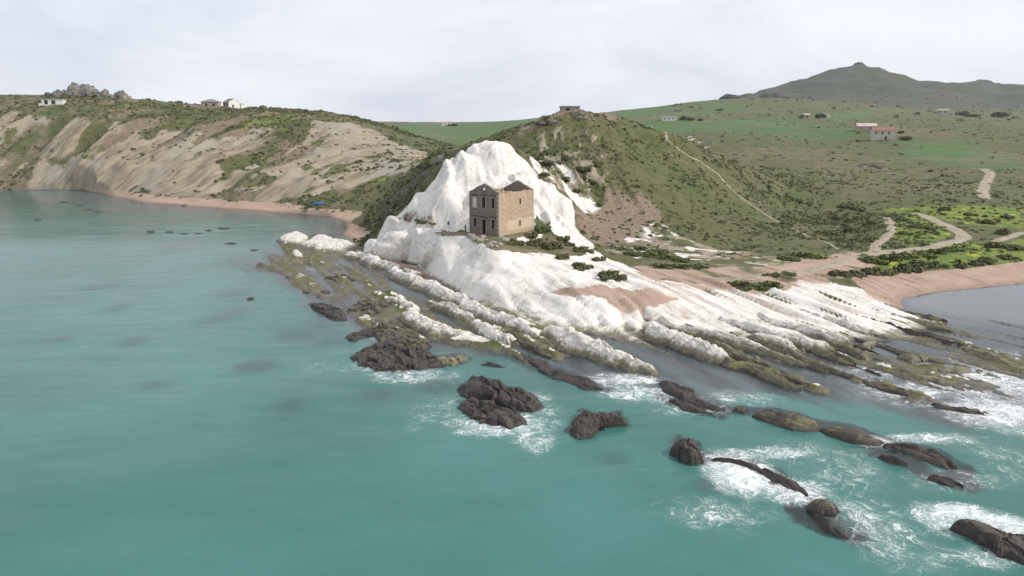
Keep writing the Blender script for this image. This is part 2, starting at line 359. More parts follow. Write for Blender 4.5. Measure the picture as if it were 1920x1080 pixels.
# ------------------------------------------------------------------ terrain: levels read along the slopes
# (u, v, distance) for dry ground, (u, v, None, height) for ground of known height
LV = [
 # white headland, ridge line from the summit down to the cove
 (940,262,165),(905,272,163),(880,287,161),(840,315,158),(800,354,156),(770,380,156),(745,408,157),(715,432,159),(690,466,None,1.2),
 (975,292,166),(1005,318,163),(1040,352,160),(1075,380,158),(1082,425,150),(1050,400,150),(1120,475,138),(1000,380,152),(960,340,156),
 (930,310,160),(900,330,156),(870,350,153),(840,380,150),(800,400,149),(850,410,146),(960,400,148),(770,425,149),(740,440,152),
 # front lobes and the house terrace
 (720,470,None,2.0),(755,470,150),(785,498,None,0.6),(778,455,147),(800,436,141),(790,470,141),(830,434,139),(830,470,134.5),(850,545,None,0.4),(860,492,131),
 (880,437,138.5),(936,443,134),(1001,438,143),(900,466,129),(900,500,124),(936,478,124),(936,580,None,0.4),(930,530,114),
 (960,490,123),(1000,602,None,0.3),(1000,545,111),(1000,495,122),(960,462,131),(1000,465,135),(1050,470,135),(1040,450,141),
 (1100,548,106.5),(1100,622,None,0.2),(1050,575,104),(1110,590,100),(1210,630,None,0.2),(1210,592,102),(1210,572,103.5),
 (1100,505,119),(1200,525,116),(1100,478,134),(1060,448,144),(1150,552,107),(1300,522,120),(1400,505,129),(1500,515,125),
 (1580,492,138),(1640,470,149),(1300,580,None,1.6),(1400,590,None,1.2),(1500,570,None,1.6),(1600,560,None,1.4),(1560,540,None,2.0),(1680,585,None,0.6),
 # pale track and flats on the right
 (1740,465,153),(1810,447,164),(1700,402,200),(1780,420,182),(1880,470,150),(1920,440,166),(1920,492,None,1.6),(1750,508,None,1.4),(1640,528,None,1.5),
 (1850,335,300),(1850,318,322),(1880,385,225),(1760,370,235),(1665,405,195),(1670,430,172),(1640,455,158),
 (1700,562,None,0.0),(1920,533,None,0.0),(1620,500,136),
 # central hill
 (1070,206,215),(1040,215,214),(1000,236,212),(960,265,205),(1110,212,219),(1160,222,225),(1240,246,232),(1320,277,236),(1400,322,236),(1480,386,222),(1530,420,205),
 (1100,300,190),(1200,320,190),(1300,380,185),(1100,400,164),(1200,430,157),(1150,452,147),(1300,470,146),(1400,458,158),(1450,440,166),(1250,482,139),
 (1000,300,181),(1040,330,172),(1060,270,197),(1150,265,205),(1250,300,205),(1350,350,205),(1420,400,190),(1500,440,175),(1560,450,170),
 (1130,350,178),(1240,375,178),(1580,420,195),
 # dark slope between the cove and the hill
 (860,290,212),(830,305,208),(780,342,200),(720,392,196),(700,430,187),(690,445,178),(660,430,None,1.2),(820,288,250),
 # left cliffs: foot, slope, brow
 (0,350,None,1.5),(100,349,None,1.8),(230,358,None,2.0),(320,369,None,2.0),(420,376,None,2.0),(520,381,None,2.0),(600,389,None,2.4),(690,397,None,2.4),
 (300,320,318),(180,320,335),(60,320,350),(400,310,310),(550,310,300),(640,330,275),(720,330,268),(700,280,325),(750,340,248),(480,350,272),(640,370,245),
 (300,266,352),(180,290,348),(80,280,362),(220,250,362),(400,270,335),(500,265,335),(790,300,300),(760,300,300),
 (0,228,372),(150,217,378),(300,216,388),(450,242,358),(450,206,402),(340,206,410),(580,216,378),(600,236,356),(680,242,366),(740,262,368),(770,277,362),(815,291,335),(680,230,378),
 (-250,240,380),(-250,345,None,2),(-600,250,380),(-600,345,None,2),(-250,185,520),
 (0,182,560),(90,172,580),(150,165,600),(220,180,590),(290,194,560),(95,197,470),(230,190,520),(380,199,480),(30,205,440),(0,192,500),(60,190,505),(0,203,445),(-120,195,500),(120,200,450),
 # valley and green fields behind
 (850,275,600),(780,262,620),(740,238,1300),(850,242,1000),(960,228,1000),(910,250,760),(1000,222,1150),(660,226,1500),(560,222,1400),
 (1150,217,900),(1300,193,1150),(1430,184,1350),(1220,225,740),(1253,228,720),(1320,245,520),(1330,272,420),(1400,312,330),(1450,292,395),(1400,252,590),
 (1500,300,350),(1600,322,325),(1700,302,368),(1500,232,740),(1560,262,500),(1660,262,480),(1620,245,530),(1760,250,520),(1880,262,490),(1760,335,300),
 (1150,214,1400),(1150,214,2200),(1050,223,1500),(850,237,1600),(740,237,2000),(1000,226,2200),(1250,202,1800),(1340,192,2000),(1400,188,2300),(1200,208,1500),(600,224,2000),(1100,219,1100),(1230,206,1050),(1530,222,820),(1770,212,1100),(1880,222,1050),(1650,215,1000),
 # mountain
 (1430,190,1500),(1530,147,2200),(1610,131,2250),(1680,145,2230),(1760,166,2250),(1850,160,2250),(1920,176,2200),(2100,160,2300),(2400,190,2300),(1600,200,1450),(1900,212,1350),(1480,166,2050),(1440,184,1700),(1400,192,1500),
 (1700,180,1750),(1850,190,1750),(2200,240,900),(2200,300,400),(2200,480,160),(2600,480,170),(2600,300,420),(2200,545,None,-0.5),
]
LW = [ # hidden ground, in metres
 (-8,186,17),(2,190,20),(-30,175,6),(12,250,22),(20,330,11),(60,330,10),(-30,330,13),(-60,420,26),(-80,520,20),(-40,500,12),(120,300,8),(90,420,14),
 (0,3200,60),(-800,3000,60),(1500,3200,120),(800,3000,110),(2600,2600,120),(-500,1500,45),(-250,1000,45),(-1200,1200,45),(-900,600,50),
 (-60,110,-3),(-100,200,-3),(-160,250,-2.5),(0,50,-4),(60,60,-3),(-200,60,-4),(150,90,-2),(300,110,-3),(100,30,-4),(-400,250,-3),(400,60,-4),
]
def lv_world(p):
    return at_d(p[0], p[1], p[2]) if p[2] is not None else at_z(p[0], p[1], p[3])
CPTS = np.array([lv_world(p) for p in LV] + [tuple(map(float, p)) for p in LW])
def warp(x, y):
    return np.arctan2(x, y), 0.5 * np.log(x * x + y * y)
ca, cb = warp(CPTS[:, 0], CPTS[:, 1])
def _k(r2): return 0.5 * r2 * np.log(r2 + 1e-12)
n_c = len(CPTS)
K = _k((ca[:, None] - ca[None]) ** 2 + (cb[:, None] - cb[None]) ** 2) + np.eye(n_c) * 3e-5
Pm = np.c_[np.ones(n_c), ca, cb]
# heights are fitted relative to distance so that near and far ground weigh alike
cw = np.exp(cb)
A = np.zeros((n_c + 3, n_c + 3)); A[:n_c, :n_c] = K; A[:n_c, n_c:] = Pm; A[n_c:, :n_c] = Pm.T
sol = np.linalg.solve(A, np.r_[CPTS[:, 2] / cw * 100, 0, 0, 0])
def tps(x, y):
    a, b = warp(x, y)
    out = np.zeros(x.shape); fl = out.ravel(); a = a.ravel(); b = b.ravel()
    for i in range(0, len(a), 20000):
        aa, bb = a[i:i + 20000], b[i:i + 20000]
        r2 = ((aa[:, None] - ca[None]) ** 2 + (bb[:, None] - cb[None]) ** 2).astype(np.float32)
        fl[i:i + 20000] = (0.5 * r2 * np.log(r2 + 1e-12)) @ sol[:n_c].astype(np.float32) + sol[n_c] + sol[n_c + 1] * aa + sol[n_c + 2] * bb
    return (fl * np.exp(b) / 100).reshape(x.shape)

def axis(parts):
    out = [parts[0][0]]
    for (a, b, s0, s1) in parts:
        x = a
        n = max(2, int(round(abs(b - a) / ((s0 + s1) / 2))))
        t = np.linspace(0, 1, n + 1)[1:]
        k = (s1 - s0) / (s0 + s1)                 # step grows evenly from s0 to s1
        out += list(a + (b - a) * (t * (1 - k) + k * t * t))
    return np.array(out)
GX = axis([(-2600, -700, 90, 20), (-700, -260, 20, 1.5), (-260, -60, 1.2, 0.8), (-60, 85, 0.42, 0.42), (85, 230, 0.6, 2.2), (230, 700, 2.2, 9), (700, 3000, 10, 60)])
GY = axis([(20, 70, 2.0, 0.6), (70, 165, 0.42, 0.42), (165, 400, 0.55, 1.1), (400, 800, 1.3, 4), (800, 2500, 5, 12), (2500, 3600, 14, 60)])
X, Y = np.meshgrid(GX, GY)
# smooth base on a coarser copy of the grid, then refined (cheap and the base is smooth anyway)
gx2, gy2 = GX[::3], GY[::3]
if gx2[-1] != GX[-1]: gx2 = np.r_[gx2, GX[-1]]
if gy2[-1] != GY[-1]: gy2 = np.r_[gy2, GY[-1]]
Xc, Yc = np.meshgrid(gx2, gy2)
Zc = tps(Xc, Yc)
tmp = np.array([np.interp(GX, gx2, row) for row in Zc])
T = np.array([np.interp(GY, gy2, c) for c in tmp.T]).T
T = np.clip(T, -6, 260)

# strike of the rock beds: all the ribs of the point run this way
SX, SY = 0.42, -0.907
N_ = -SY * X + SX * Y
S_ = SX * X + SY * Y
def strike(x, y): return -SY * x + SX * y, SX * x + SY * y

LAND = [at_z(*p) for p in [(-900,366),(-300,360),(0,357),(80,356),(160,356),(230,373),(280,381),(380,389),(480,396),(560,402),(610,407),(640,415),(652,428),
        (636,441),(660,452),(690,472),(735,484),(785,501),(855,549),(930,582),(1000,605),(1060,624),(1120,634),(1210,636),(1290,634),(1400,640),(1500,648),
        (1600,645),(1690,640),(1760,614),(1700,580),(1702,562),(1760,549),(1840,541),(1920,533),(2100,524),(2700,522)]] + [(3500, 60), (3500, 4200), (-3200, 4200), (-3200, 330)]
SHELF = [at_z(*p) for p in [(478,500),(520,458),(600,440),(690,455),(860,530),(1210,600),(1560,530),(1700,572),(1760,590),(1860,600),(1960,616),(2300,680),(2400,800),(1960,790),
        (1800,800),(1690,770),(1500,738),(1350,752),(1240,720),(1130,722),(1040,690),(960,660),(880,668),(800,650),(700,640),(640,612),(590,575),(520,520)]]
sdL = poly_sd(X, Y, LAND)
edge_n = (fbm(X / 9, Y / 9, 4, 3) - 0.5)
sdL = sdL + edge_n * np.clip(1.6 + np.abs(sdL) * 0.05, 0, 2.6) * (Y < 500)
sdS = poly_sd(X, Y, SHELF) + (fbm(N_ / 3, S_ / 14, 3, 9) - 0.5) * 7

# rock beds
nw = N_ + 2.2 * (fbm(X / 30, Y / 30, 3, 21) - 0.5)
beds = ridged(nw / 2.9, S_ / 34, 3, 31, 0.55)                       # 0..1, long ribs
fine_beds = ridged(nw / 1.1, S_ / 16, 2, 77)
bedmod = fbm(S_ / 17, nw / 6, 3, 41)
rib = np.clip(beds * 1.25 - 0.42, 0, 1) ** 1.3

off = np.clip(-sdL, 0, None)
seabed = -np.clip(0.55 + 0.055 * off, 0, 4.6) + (fbm(X / 14, Y / 14, 4, 55) - 0.5) * 1.2
seabed = np.where((X > 48) & (Y > 96), np.maximum(seabed, -0.5), seabed)
# reefs lying under the water offshore (dark patches)
REEF = [(205,540,62,24),(112,575,60,18),(238,582,45,22),(415,605,55,30),(540,785,55,40),(945,975,75,30),(90,655,90,16),(250,655,50,14),(330,470,70,14),(60,540,60,12),
        (1150,880,70,25),(560,640,60,22),(620,655,60,20),(700,760,70,25),(820,740,70,25),(450,560,60,20),(480,700,60,25),(1330,930,60,30),(1600,1000,60,30),(160,690,80,14),(300,740,60,16),(470,500,80,16),(300,420,80,8),(120,380,60,6),(210,400,70,6)]
reef = np.zeros(X.shape)
for (u, v, ru, rv) in REEF:
    cx, cy, _ = at_z(u, v, -1)
    d = math.hypot(cx, cy)
    rx, ry = ru * d / FPX, rv * d * d / (FPX * CAM_H)
    q = ((X - cx) / rx) ** 2 + ((Y - cy) / ry) ** 2
    reef = np.maximum(reef, np.exp(-q * 1.1))
reef = reef * (0.55 + 0.9 * fbm(X / 5, Y / 5, 3, 61))
reef = np.clip(reef, 0, 1)
seabed = seabed + reef * np.clip(-seabed - 0.85, 0, 4) * 0.95
shelf_z = -0.42 + 0.85 * rib * (0.35 + 1.1 * bedmod) + 0.22 * fine_beds * bedmod + 0.5 * (fbm(X / 16, Y / 16, 2, 71) - 0.5)
shelf_z = shelf_z + 0.14 * sstep(25, 60, X) + 0.26 * sstep(12, -6, X) * fbm(X / 5, Y / 5, 4, 74) * 2 - 0.08 + (fine_beds - 0.45) * 0.42 * (0.4 + bedmod) + (facet(nw / 0.9, S_ / 3.4, 75, 1.3)[0]) * 0.16
rubble = np.zeros(X.shape)
for lb, pts, mk, blk in RIBS:
    w_ = [at_z(u, v, h * 0.3)[:2] for (u, v, h, hw) in pts]
    x0, y0 = np.min(w_, 0) - 6; x1, y1 = np.max(w_, 0) + 6
    j0, j1 = np.searchsorted(GY, [y0, y1]); i0, i1 = np.searchsorted(GX, [x0, x1])
    d_, _ = seg_dist(X[j0:j1, i0:i1], Y[j0:j1, i0:i1], w_)
    hw = np.mean([q_[3] for q_ in pts])
    rubble[j0:j1, i0:i1] = np.maximum(rubble[j0:j1, i0:i1], np.exp(-(d_ / (1.5 * hw)) ** 2) * (0.5 if mk == 'D' else 1.0))
lump = fbm(X / 1.3, Y / 1.3, 4, 73)
shelf_z = shelf_z + rubble * (0.10 + 1.5 * (lump - 0.40))
seabed = seabed + (np.maximum(shelf_z, seabed) - seabed) * sstep(-3.5, 3.0, sdS)

# relief of dry land by area
across = 0.85 * X - 0.52 * Y; down = -0.52 * X - 0.85 * Y
leftland = sstep(-28, -60, X + (Y - 230) * 0.25) * sstep(190, 230, Y) * sstep(900, 600, Y)
aw = across + 9 * (fbm(X / 40, Y / 40, 3, 81) - 0.5)
gully = ridged(aw / 15, down / 70, 4, 83, 0.55) - 0.62
slope_amt = sstep(2.0, 8, T) * sstep(40, 26, T)
T2 = T + leftland * slope_amt * (gully * 9.0)
T2 = T2 + leftland * sstep(2, 10, T) * ((fbm(X / 9, Y / 9, 4, 85) - 0.5) * 2.2 + (fbm(X / 3, Y / 3, 3, 84) - 0.5) * 1.0)
hill = sstep(150, 172, Y) * sstep(300, 250, Y) * sstep(-40, -20, X) * sstep(6, 14, T)
T2 = T2 + hill * ((fbm(X / 13, Y / 13, 5, 87) - 0.5) * 3.0 + (ridged(X / 6, Y / 9, 4, 88) - 0.6) * 1.5 * sstep(45, 20, X))
cliff = sstep(168, 174, Y) * sstep(200, 188, Y) * sstep(2, 7, X) * sstep(34, 24, X) * sstep(7, 11, T)
T2 = T2 + cliff * (ridged((X + 0.25 * Y) / 3.6, Y / 22, 3, 89) - 0.6) * 3.4
mid = sstep(240, 320, Y) * (1 - leftland)
T2 = T2 + mid * ((fbm(X / 60, Y / 60, 4, 91) - 0.5) * 5 * sstep(300, 700, Y) + (fbm(X / 11, Y / 11, 4, 92) - 0.5) * 1.4)
T2 = T2 + sstep(1350, 1900, Y) * sstep(300, 700, X) * ((ridged(X / 200, Y / 200, 5, 95) - 0.64) * 52 + (fbm(X / 45, Y / 45, 4, 96) - 0.5) * 18)
T2 = T2 + sstep(500, 560, Y) * sstep(-200, -300, X) * sstep(900, 700, Y) * (fbm(X / 14, Y / 14, 4, 97) - 0.62) * 4
T2 = T2 - 6.5 * sstep(420, 520, Y) * sstep(-205, -260, X) * sstep(1200, 800, Y)
# white headland: smooth swells, runnels on the upper face, ledges along the beds
mass = sstep(172, 164, Y) * sstep(30, 14, X - (Y - 150) * 0.1) * sstep(-42, -36, X)
upper = mass * sstep(7.5, 11, T)
run = ridged((X * 0.9 + Y * 0.2) / 4.2, (Y - X * .3) / 15, 4, 101) - 0.6
T2 = T2 + upper * (run * 2.8 + (fbm(X / 7, Y / 7, 3, 103) - 0.5) * 3.0)
T2 = T2 + mass * (1 - sstep(7.5, 11, T)) * sstep(1, 3, T) * ((fbm(N_ / 2.6, S_ / 9, 3, 105) - 0.5) * 0.9 + (fbm(X / 1.4, Y / 1.4, 3, 106) - 0.5) * 0.28)
fa_, ck_ = facet((X + 0.3 * Y) / 3.6, (Y - 0.3 * X) / 4.5, 107, 1.6)
fb_, cb_ = facet(nw / 1.5, S_ / 4.2, 108, 1.4)
fc_, cc_ = facet(X / 1.5, Y / 1.7, 109, 1.5)
T2 = T2 + upper * (fa_ * 0.7 + fc_ * 0.18 - 0.7 - 1.8 * sstep(-1, -8, X) * sstep(-30, -22, X) - 0.8 * sstep(-20, -26, X))
lower_m = mass * (1 - sstep(7.5, 11, T)) * sstep(0.3, 2, T)
T2 = T2 + lower_m * (fb_ * 0.2 + fc_ * 0.06)
# right apron: shallow ribs
apron = sstep(6, 3.5, T) * sstep(2, 8, X + (120 - Y) * .5) * sstep(150, 138, Y) * sstep(0, 2, sdL)
ap2 = apron * sstep(134, 122, Y - (X - 40) * 0.12)
T2 = T2 + ap2 * ((rib - 0.35) * 0.95 * (0.4 + bedmod) + (fine_beds - 0.5) * 0.55 + facet(nw / 1.0, S_ / 9.0, 76, 1.2)[0] * 0.28)

HC = at_d(936, 442, 135.0)                          # near corner of the stone house
HZ = HC[2]
bx, by = 0.6, 0.8
hx = (X - HC[0]) * bx + (Y - HC[1]) * by           # along the long wall
hy = -(X - HC[0]) * by + (Y - HC[1]) * bx          # along the front
pad = np.maximum(np.maximum(-1.6 - hx, hx - 12.0), np.maximum(-1.0 - hy, hy - 9.0))
padw = sstep(2.2, 0.0, pad)
T2 = T2 * (1 - padw) + (HZ - 0.12 + (fbm(X / 2, Y / 2, 3, 111) - 0.5) * 0.2) * padw
# levelled terrace running left from the front door
tx = [at_d(826, 433, 139.0), at_d(860, 437, 138.2), at_d(905, 441, 136.3)]
dt, _ = seg_dist(X, Y, tx)
tw = sstep(3.2, 1.5, dt)
T2 = T2 * (1 - tw) + (HZ + 0.15 * sstep(0, 8, -(X - HC[0])) - 0.15) * tw

inland = np.maximum(T2, np.clip(sdL, 0, 4) * 0.16 + 0.06)
edge = sstep(-0.6, 1.6, sdL)
Z = seabed * (1 - edge) + inland * edge
far_sea = sdL < -60
Z = np.where(far_sea, np.minimum(Z, -2.0), Z)

def height(x, y):
    x = np.asarray(x, float); y = np.asarray(y, float)
    i = np.clip(np.searchsorted(GX, x) - 1, 0, len(GX) - 2); j = np.clip(np.searchsorted(GY, y) - 1, 0, len(GY) - 2)
    fx = np.clip((x - GX[i]) / (GX[i + 1] - GX[i]), 0, 1); fy = np.clip((y - GY[j]) / (GY[j + 1] - GY[j]), 0, 1)
    return (Z[j, i] * (1 - fx) + Z[j, i + 1] * fx) * (1 - fy) + (Z[j + 1, i] * (1 - fx) + Z[j + 1, i + 1] * fx) * fy
def on_ground(u, v, dmin=40.0, dmax=3400.0):
    """the spot of ground seen at an image reading"""
    dx, dy, dz = ray(u, v)
    t = dmin * 1.0025 ** np.arange(int(math.log(dmax / dmin) / math.log(1.0025)))
    px, py, pz = dx * t, dy * t, CAM_H + dz * t
    h = np.maximum(height(px, py), 0.0)
    hit = np.nonzero(pz <= h)[0]
    k = hit[0] if len(hit) else len(t) - 1
    return (float(px[k]), float(py[k]), float(height(px[k], py[k])))
def G(pts, dmin=40.0): return [on_ground(u, v, dmin) for (u, v) in pts]

# clefts and hollows of the white headland, found on its face
CLEFTS = [([(778,438),(777,455),(781,475),(786,494)], 0.7, 1.7), ([(722,466),(745,459),(772,462)], 0.45, 0.6), ([(811,470),(817,456),(823,447)], 0.5, 0.9), ([(692,448),(720,438),(758,431),(800,430),(828,431)], 0.8, 0.5),
          ([(950,318),(962,335),(978,345),(988,362)], 0.5, 0.8), ([(1008,380),(1014,400),(1028,418)], 0.5, 0.8), ([(862,300),(850,330),(835,352)], 0.9, 0.8), ([(905,290),(915,320),(905,338)], 0.8, 0.8), ([(800,370),(820,395),(850,408)], 0.8, 0.7),
          ([(1040,400),(1052,420),(1075,440)], 0.6, 0.7), ([(850,470),(856,505),(850,535)], 0.7, 0.35), ([(930,500),(950,540),(985,585)], 0.9, 0.35), ([(1090,560),(1120,590),(1130,615)], 0.6, 0.5), ([(1160,575),(1175,600),(1180,622)], 0.5, 0.5), ([(1205,575),(1212,600),(1208,625)], 0.45, 0.8)]
HOLLOWS = [(760,412,2.4,2.0,1.8),(778,409,3.0,2.2,2.6),(802,416,2.8,2.0,2.4),(826,424,2.4,1.6,1.4),(968,296,2.6,2.6,1.4),(958,302,3.0,3.0,1.6),(866,350,2.4,2.6,1.4),(800,396,2.0,2.2,1.0),(985,335,2.0,2.4,1.2),(1035,385,2.0,2.4,1.0),(745,446,1.6,1.8,-0.6),(730,476,1.6,1.6,-0.5),(880,320,1.5,2.2,-0.9),(925,290,1.3,2.2,-0.8),(845,372,1.6,2.0,-0.8)]
cleft = np.zeros(Z.shape); Z0 = Z.copy()
for pts, wd, dp in CLEFTS:
    w_ = np.array(G(pts))[:, :2]
    x0, y0 = w_.min(0) - 5; x1, y1 = w_.max(0) + 5
    j0, j1 = np.searchsorted(GY, [y0, y1]); i0, i1 = np.searchsorted(GX, [x0, x1])
    xx, yy = X[j0:j1, i0:i1], Y[j0:j1, i0:i1]
    d_, f_ = seg_dist(xx, yy, w_)
    g_ = np.exp(-((d_ + (fbm(xx / 0.9, yy / 0.9, 3, 117) - 0.5) * 0.8) / wd) ** 2) * sstep(0, 0.12, f_) * sstep(1, 0.88, f_) * (0.5 + vn(xx / 2, yy / 2, 118))
    Z0[j0:j1, i0:i1] -= dp * g_
    cleft[j0:j1, i0:i1] = np.maximum(cleft[j0:j1, i0:i1], g_ * min(1, dp))
for (u, v, rx, ry, dp) in HOLLOWS:
    q0 = on_ground(u, v)
    Z0 = Z0 - dp * np.exp(-((X - q0[0]) / rx) ** 2 - ((Y - q0[1]) / ry) ** 2)
Z = Z0
steep = np.hypot(np.gradient(Z, axis=1) / np.gradient(X, axis=1), np.gradient(Z, axis=0) / np.gradient(Y, axis=0))

# ------------------------------------------------------------------ what covers the ground
def area(pts, soft, dmin=40.0, jit=1.0, sc=7.0, seed=200):
    sd = poly_sd(X, Y, pts)
    return sstep(-soft, soft, sd + (fbm(X / sc, Y / sc, 4, seed) - 0.5) * 2 * jit)
def near(pts, half, soft, jit=0.0, sc=5.0, seed=300):
    d, _ = seg_dist(X, Y, pts)
    return sstep(half + soft, half - soft, d + (fbm(X / sc, Y / sc, 3, seed) - 0.5) * 2 * jit)

MASS = [at_z(672,482,1), at_d(688,455,163), at_d(745,405,163), at_d(800,345,163), at_d(840,310,164), at_d(880,285,167), at_d(940,258,172), at_d(974,292,168)] + G([(984,302),(1000,320),(1020,340),(1045,356),(1070,376),(1080,400),(1080,425)]) + G([(1105,455),(1135,482),(1215,518),(1270,545),(1330,560),(1330,600),(1300,650)]) + \
       [at_z(1210,645), at_z(1110,640), at_z(1000,612), at_z(930,590), at_z(850,556), at_z(785,508), at_z(735,492)]
white = area(MASS, 0.7, jit=1.0, sc=5)
APRON = G([(1180,512),(1260,530),(1400,540),(1560,528),(1620,540),(1690,575),(1745,600),(1760,612)]) + [at_z(1700,645), at_z(1600,655), at_z(1500,660), at_z(1400,655), at_z(1200,640)]
apr = area(APRON, 1.5, jit=2.0, sc=8)
streak = fbm(nw / 1.3, S_ / 22, 4, 131)
white = np.maximum(white, apr * sstep(0.22, 0.46, 0.45 * rib + 0.62 * streak + 0.06))
shelf_m = sstep(-2, 1, sdS) * (1 - sstep(0, 1.5, sdL))
white = np.maximum(white, shelf_m * sstep(0.32, 0.65, Z) * sstep(0.3, 0.55, fbm(X / 4, Y / 4, 3, 133)) * 0.9)
# pale patches on the hill's cliff and its foot
wc = area(G([(990,300),(1012,288),(1040,292),(1075,318),(1105,352),(1118,385),(1090,405),(1078,378),(1035,348)]), 1.5, jit=2)
white = np.maximum(white, wc * sstep(0.46, 0.62, fbm((X + .25 * Y) / 2.4, Y / 6, 5, 89)) * 0.75)
hr = area(G([(985,288),(1000,258),(1050,228),(1105,232),(1135,290),(1160,345),(1120,385),(1060,330)]), 3, jit=4)
palerock = np.maximum(wc * sstep(0.30, 0.52, fbm((X + .25 * Y) / 2.4, Y / 6, 5, 89)) * 0.9, hr * sstep(0.50, 0.66, fbm(X / 2.0, Y / 3.6, 5, 90)) * 0.75)
FOOT = G([(1130,470),(1230,415),(1260,440),(1330,460),(1470,480),(1560,490),(1540,500),(1380,500),(1250,492)])
ft = area(FOOT, 1.5, jit=2.5, sc=6)
palefoot = ft * sstep(0.42, 0.62, fbm(X / 4, Y / 2.6, 5, 137)) * 0.8
white = np.maximum(white, ft * sstep(0.54, 0.70, fbm(X / 3, Y / 2, 5, 138)) * 0.62)
white = np.maximum(white, near(G([(1205,420),(1215,440),(1218,455)]), 0.8, 1.2, 1.6, 2.5) * 0.62)
white = np.maximum(white, near(G([(1245,425),(1265,440)]), 1.2, 1.4, 1.6, 2.5) * 0.55)
# stony ridge on the hill's right flank
white = np.maximum(white, near([on_ground(*p) for p in [(1290,255),(1320,275),(1355,300),(1395,320),(1440,345)]], 3.0, 2.0, 3.0, 5) * sstep(0.5, 0.66, fbm(X / 3.5, Y / 3.5, 4, 139)) * 0.55)
# sand: two beaches, drifts over the white rock, flats by the track
sand = np.zeros(X.shape)
sand = np.maximum(sand, sstep(50, 54, X) * sstep(98, 104, Y) * sstep(170, 150, Y) * sstep(0.5, -2, sdS) * (sdL < 1))
shore = sstep(-0.5, 0.3, sdL) * sstep(2.6, 1.7, Z + (fbm(X / 6, Y / 6, 3, 141) - 0.5) * 0.8)
lbeach = sstep(-30, -32, X) * sstep(176, 184, Y) * sstep(-204, -190, X)
sand = np.maximum(sand, shore * lbeach)
RB = [at_z(1560,500,2), at_z(1620,520,1.6), at_z(1690,510,1.6), at_z(1790,503,1.6), at_z(1920,488,1.8), at_z(2300,480,1.8), at_z(2700,480,1.8), at_z(2700,530), at_z(2300,540), at_z(1920,545), at_z(1760,560), at_z(1700,585), at_z(1640,560,1)]
sand = np.maximum(sand, area(RB, 1.0, jit=0.8))
sand = np.maximum(sand, area(G([(1010,548),(1085,541),(1150,540),(1210,545),(1275,560),(1250,572),(1190,578),(1150,570),(1080,562)]), 0.8, jit=1.8, sc=4) * 0.97)
flats = area(G([(1180,500),(1290,500),(1420,500),(1500,490),(1580,470),(1625,480),(1640,498),(1560,530),(1470,545),(1380,545),(1290,540),(1210,528)]), 1.5, jit=2.0)
sand = np.maximum(sand, flats * (0.45 + 0.55 * sstep(0.36, 0.6, fbm(N_ / 3, S_ / 12, 4, 143))))
sand = np.maximum(sand, apr * sstep(0.6, 1.0, Z) * (0.12 + 0.36 * sstep(0.40, 0.68, fbm(N_ / 1.6, S_ / 18, 4, 147))))
sand = np.maximum(sand, near([at_z(735,488,.8), at_z(775,503,.8), at_z(800,520,.6)], 1.4, 0.8, 0.6) * 0.95)
white = white * (1 - 0.6 * sstep(0.8, 1.0, sand))
# bare clay on the left cliffs
clay = np.zeros(X.shape)
CL1 = [at_d(590,228,360), at_d(620,232,360), at_d(690,240,368), at_d(770,272,365), at_d(820,290,338), at_d(800,315,290)] + G([(770,330),(720,330),(640,355),(560,372),(500,380),(420,376),(400,362),(470,330),(520,300),(560,270)])
c1 = area(CL1, 3.0, jit=7, sc=16, seed=151)
cveg = fbm(aw / 9, down / 26, 4, 153)
clay = np.maximum(clay, np.maximum(palefoot, palerock))
clay = np.maximum(clay, c1 * sstep(0.72, 0.52, cveg) * (0.78 + 0.9 * np.clip(gully + 0.12, -0.4, 0.3)))
CL2 = [at_d(60,300,355), at_d(170,295,346), at_d(220,262,358), at_d(290,262,354), at_d(400,270,340), at_d(420,330,305)] + G([(400,372),(300,366),(200,352),(60,350)])
clay = np.maximum(clay, area(CL2, 3.0, jit=5, sc=12, seed=155) * sstep(0.80, 0.62, cveg))
CL3 = [at_d(-300,300,360), at_d(-300,232,380), at_d(0,228,376), at_d(150,218,380), at_d(230,222,378), at_d(170,280,352), at_d(60,330,346), at_d(-300,350,338)]
clay = np.maximum(clay, area(CL3, 3.0, jit=6, sc=14, seed=157) * sstep(0.42, 0.56, fbm(aw / 12, down / 22, 5, 159)) * 0.85)
clay = np.maximum(clay, leftland * sstep(3, 8, T) * sstep(36, 24, T) * sstep(0.52, 0.66, fbm(aw / 6, down / 24, 4, 163)) * 0.78)
scree = area(G([(1090,400),(1150,365),(1200,360),(1235,390),(1215,430),(1225,455),(1150,462),(1100,450)]), 2.0, jit=3, sc=7, seed=171)
scree = np.maximum(scree, near([at_d(985,240,211), at_d(1030,220,213), at_d(1070,208,215), at_d(1105,214,219), at_d(1150,224,224)], 4.0, 2.5, 3.0, 4) * 0.8)
yard = area(G([(826,430),(866,432),(880,436)]) + [at_d(890,438,140), at_d(960,440,150), at_d(1012,430,150)] + G([(1040,438),(1078,460),(1105,478),(1060,484),(1010,474),(960,472),(925,470),(895,458),(868,446)]), 0.8, jit=1.2, sc=4, seed=177)
yard = np.maximum(yard, near(tx, 1.5, 0.6, 0.6))
yard = yard * sstep(1.15, 0.7, steep)
scree = np.maximum(scree, np.maximum(yard * 0.42, near(tx, 2.2, 0.6, 0.6) * 0.9))
yard = np.maximum(yard, near(tx, 2.2, 0.6, 0.5) * sstep(1.6, 1.0, steep))
gap = area(G([(748,404),(770,399),(795,400),(818,414),(832,426),(822,435),(798,428),(772,421),(752,416)]), 0.7, jit=1.0, sc=2.5, seed=179)  # gully shade put into the ground colour as a grey-brown band
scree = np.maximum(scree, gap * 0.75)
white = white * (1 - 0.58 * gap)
white = white * (1 - yard * 0.97)
brown = sstep(0.54, 0.70, fbm(X / 55, Y / 75, 4, 173)) * sstep(250, 330, Y) * (1 - leftland) * 0.55
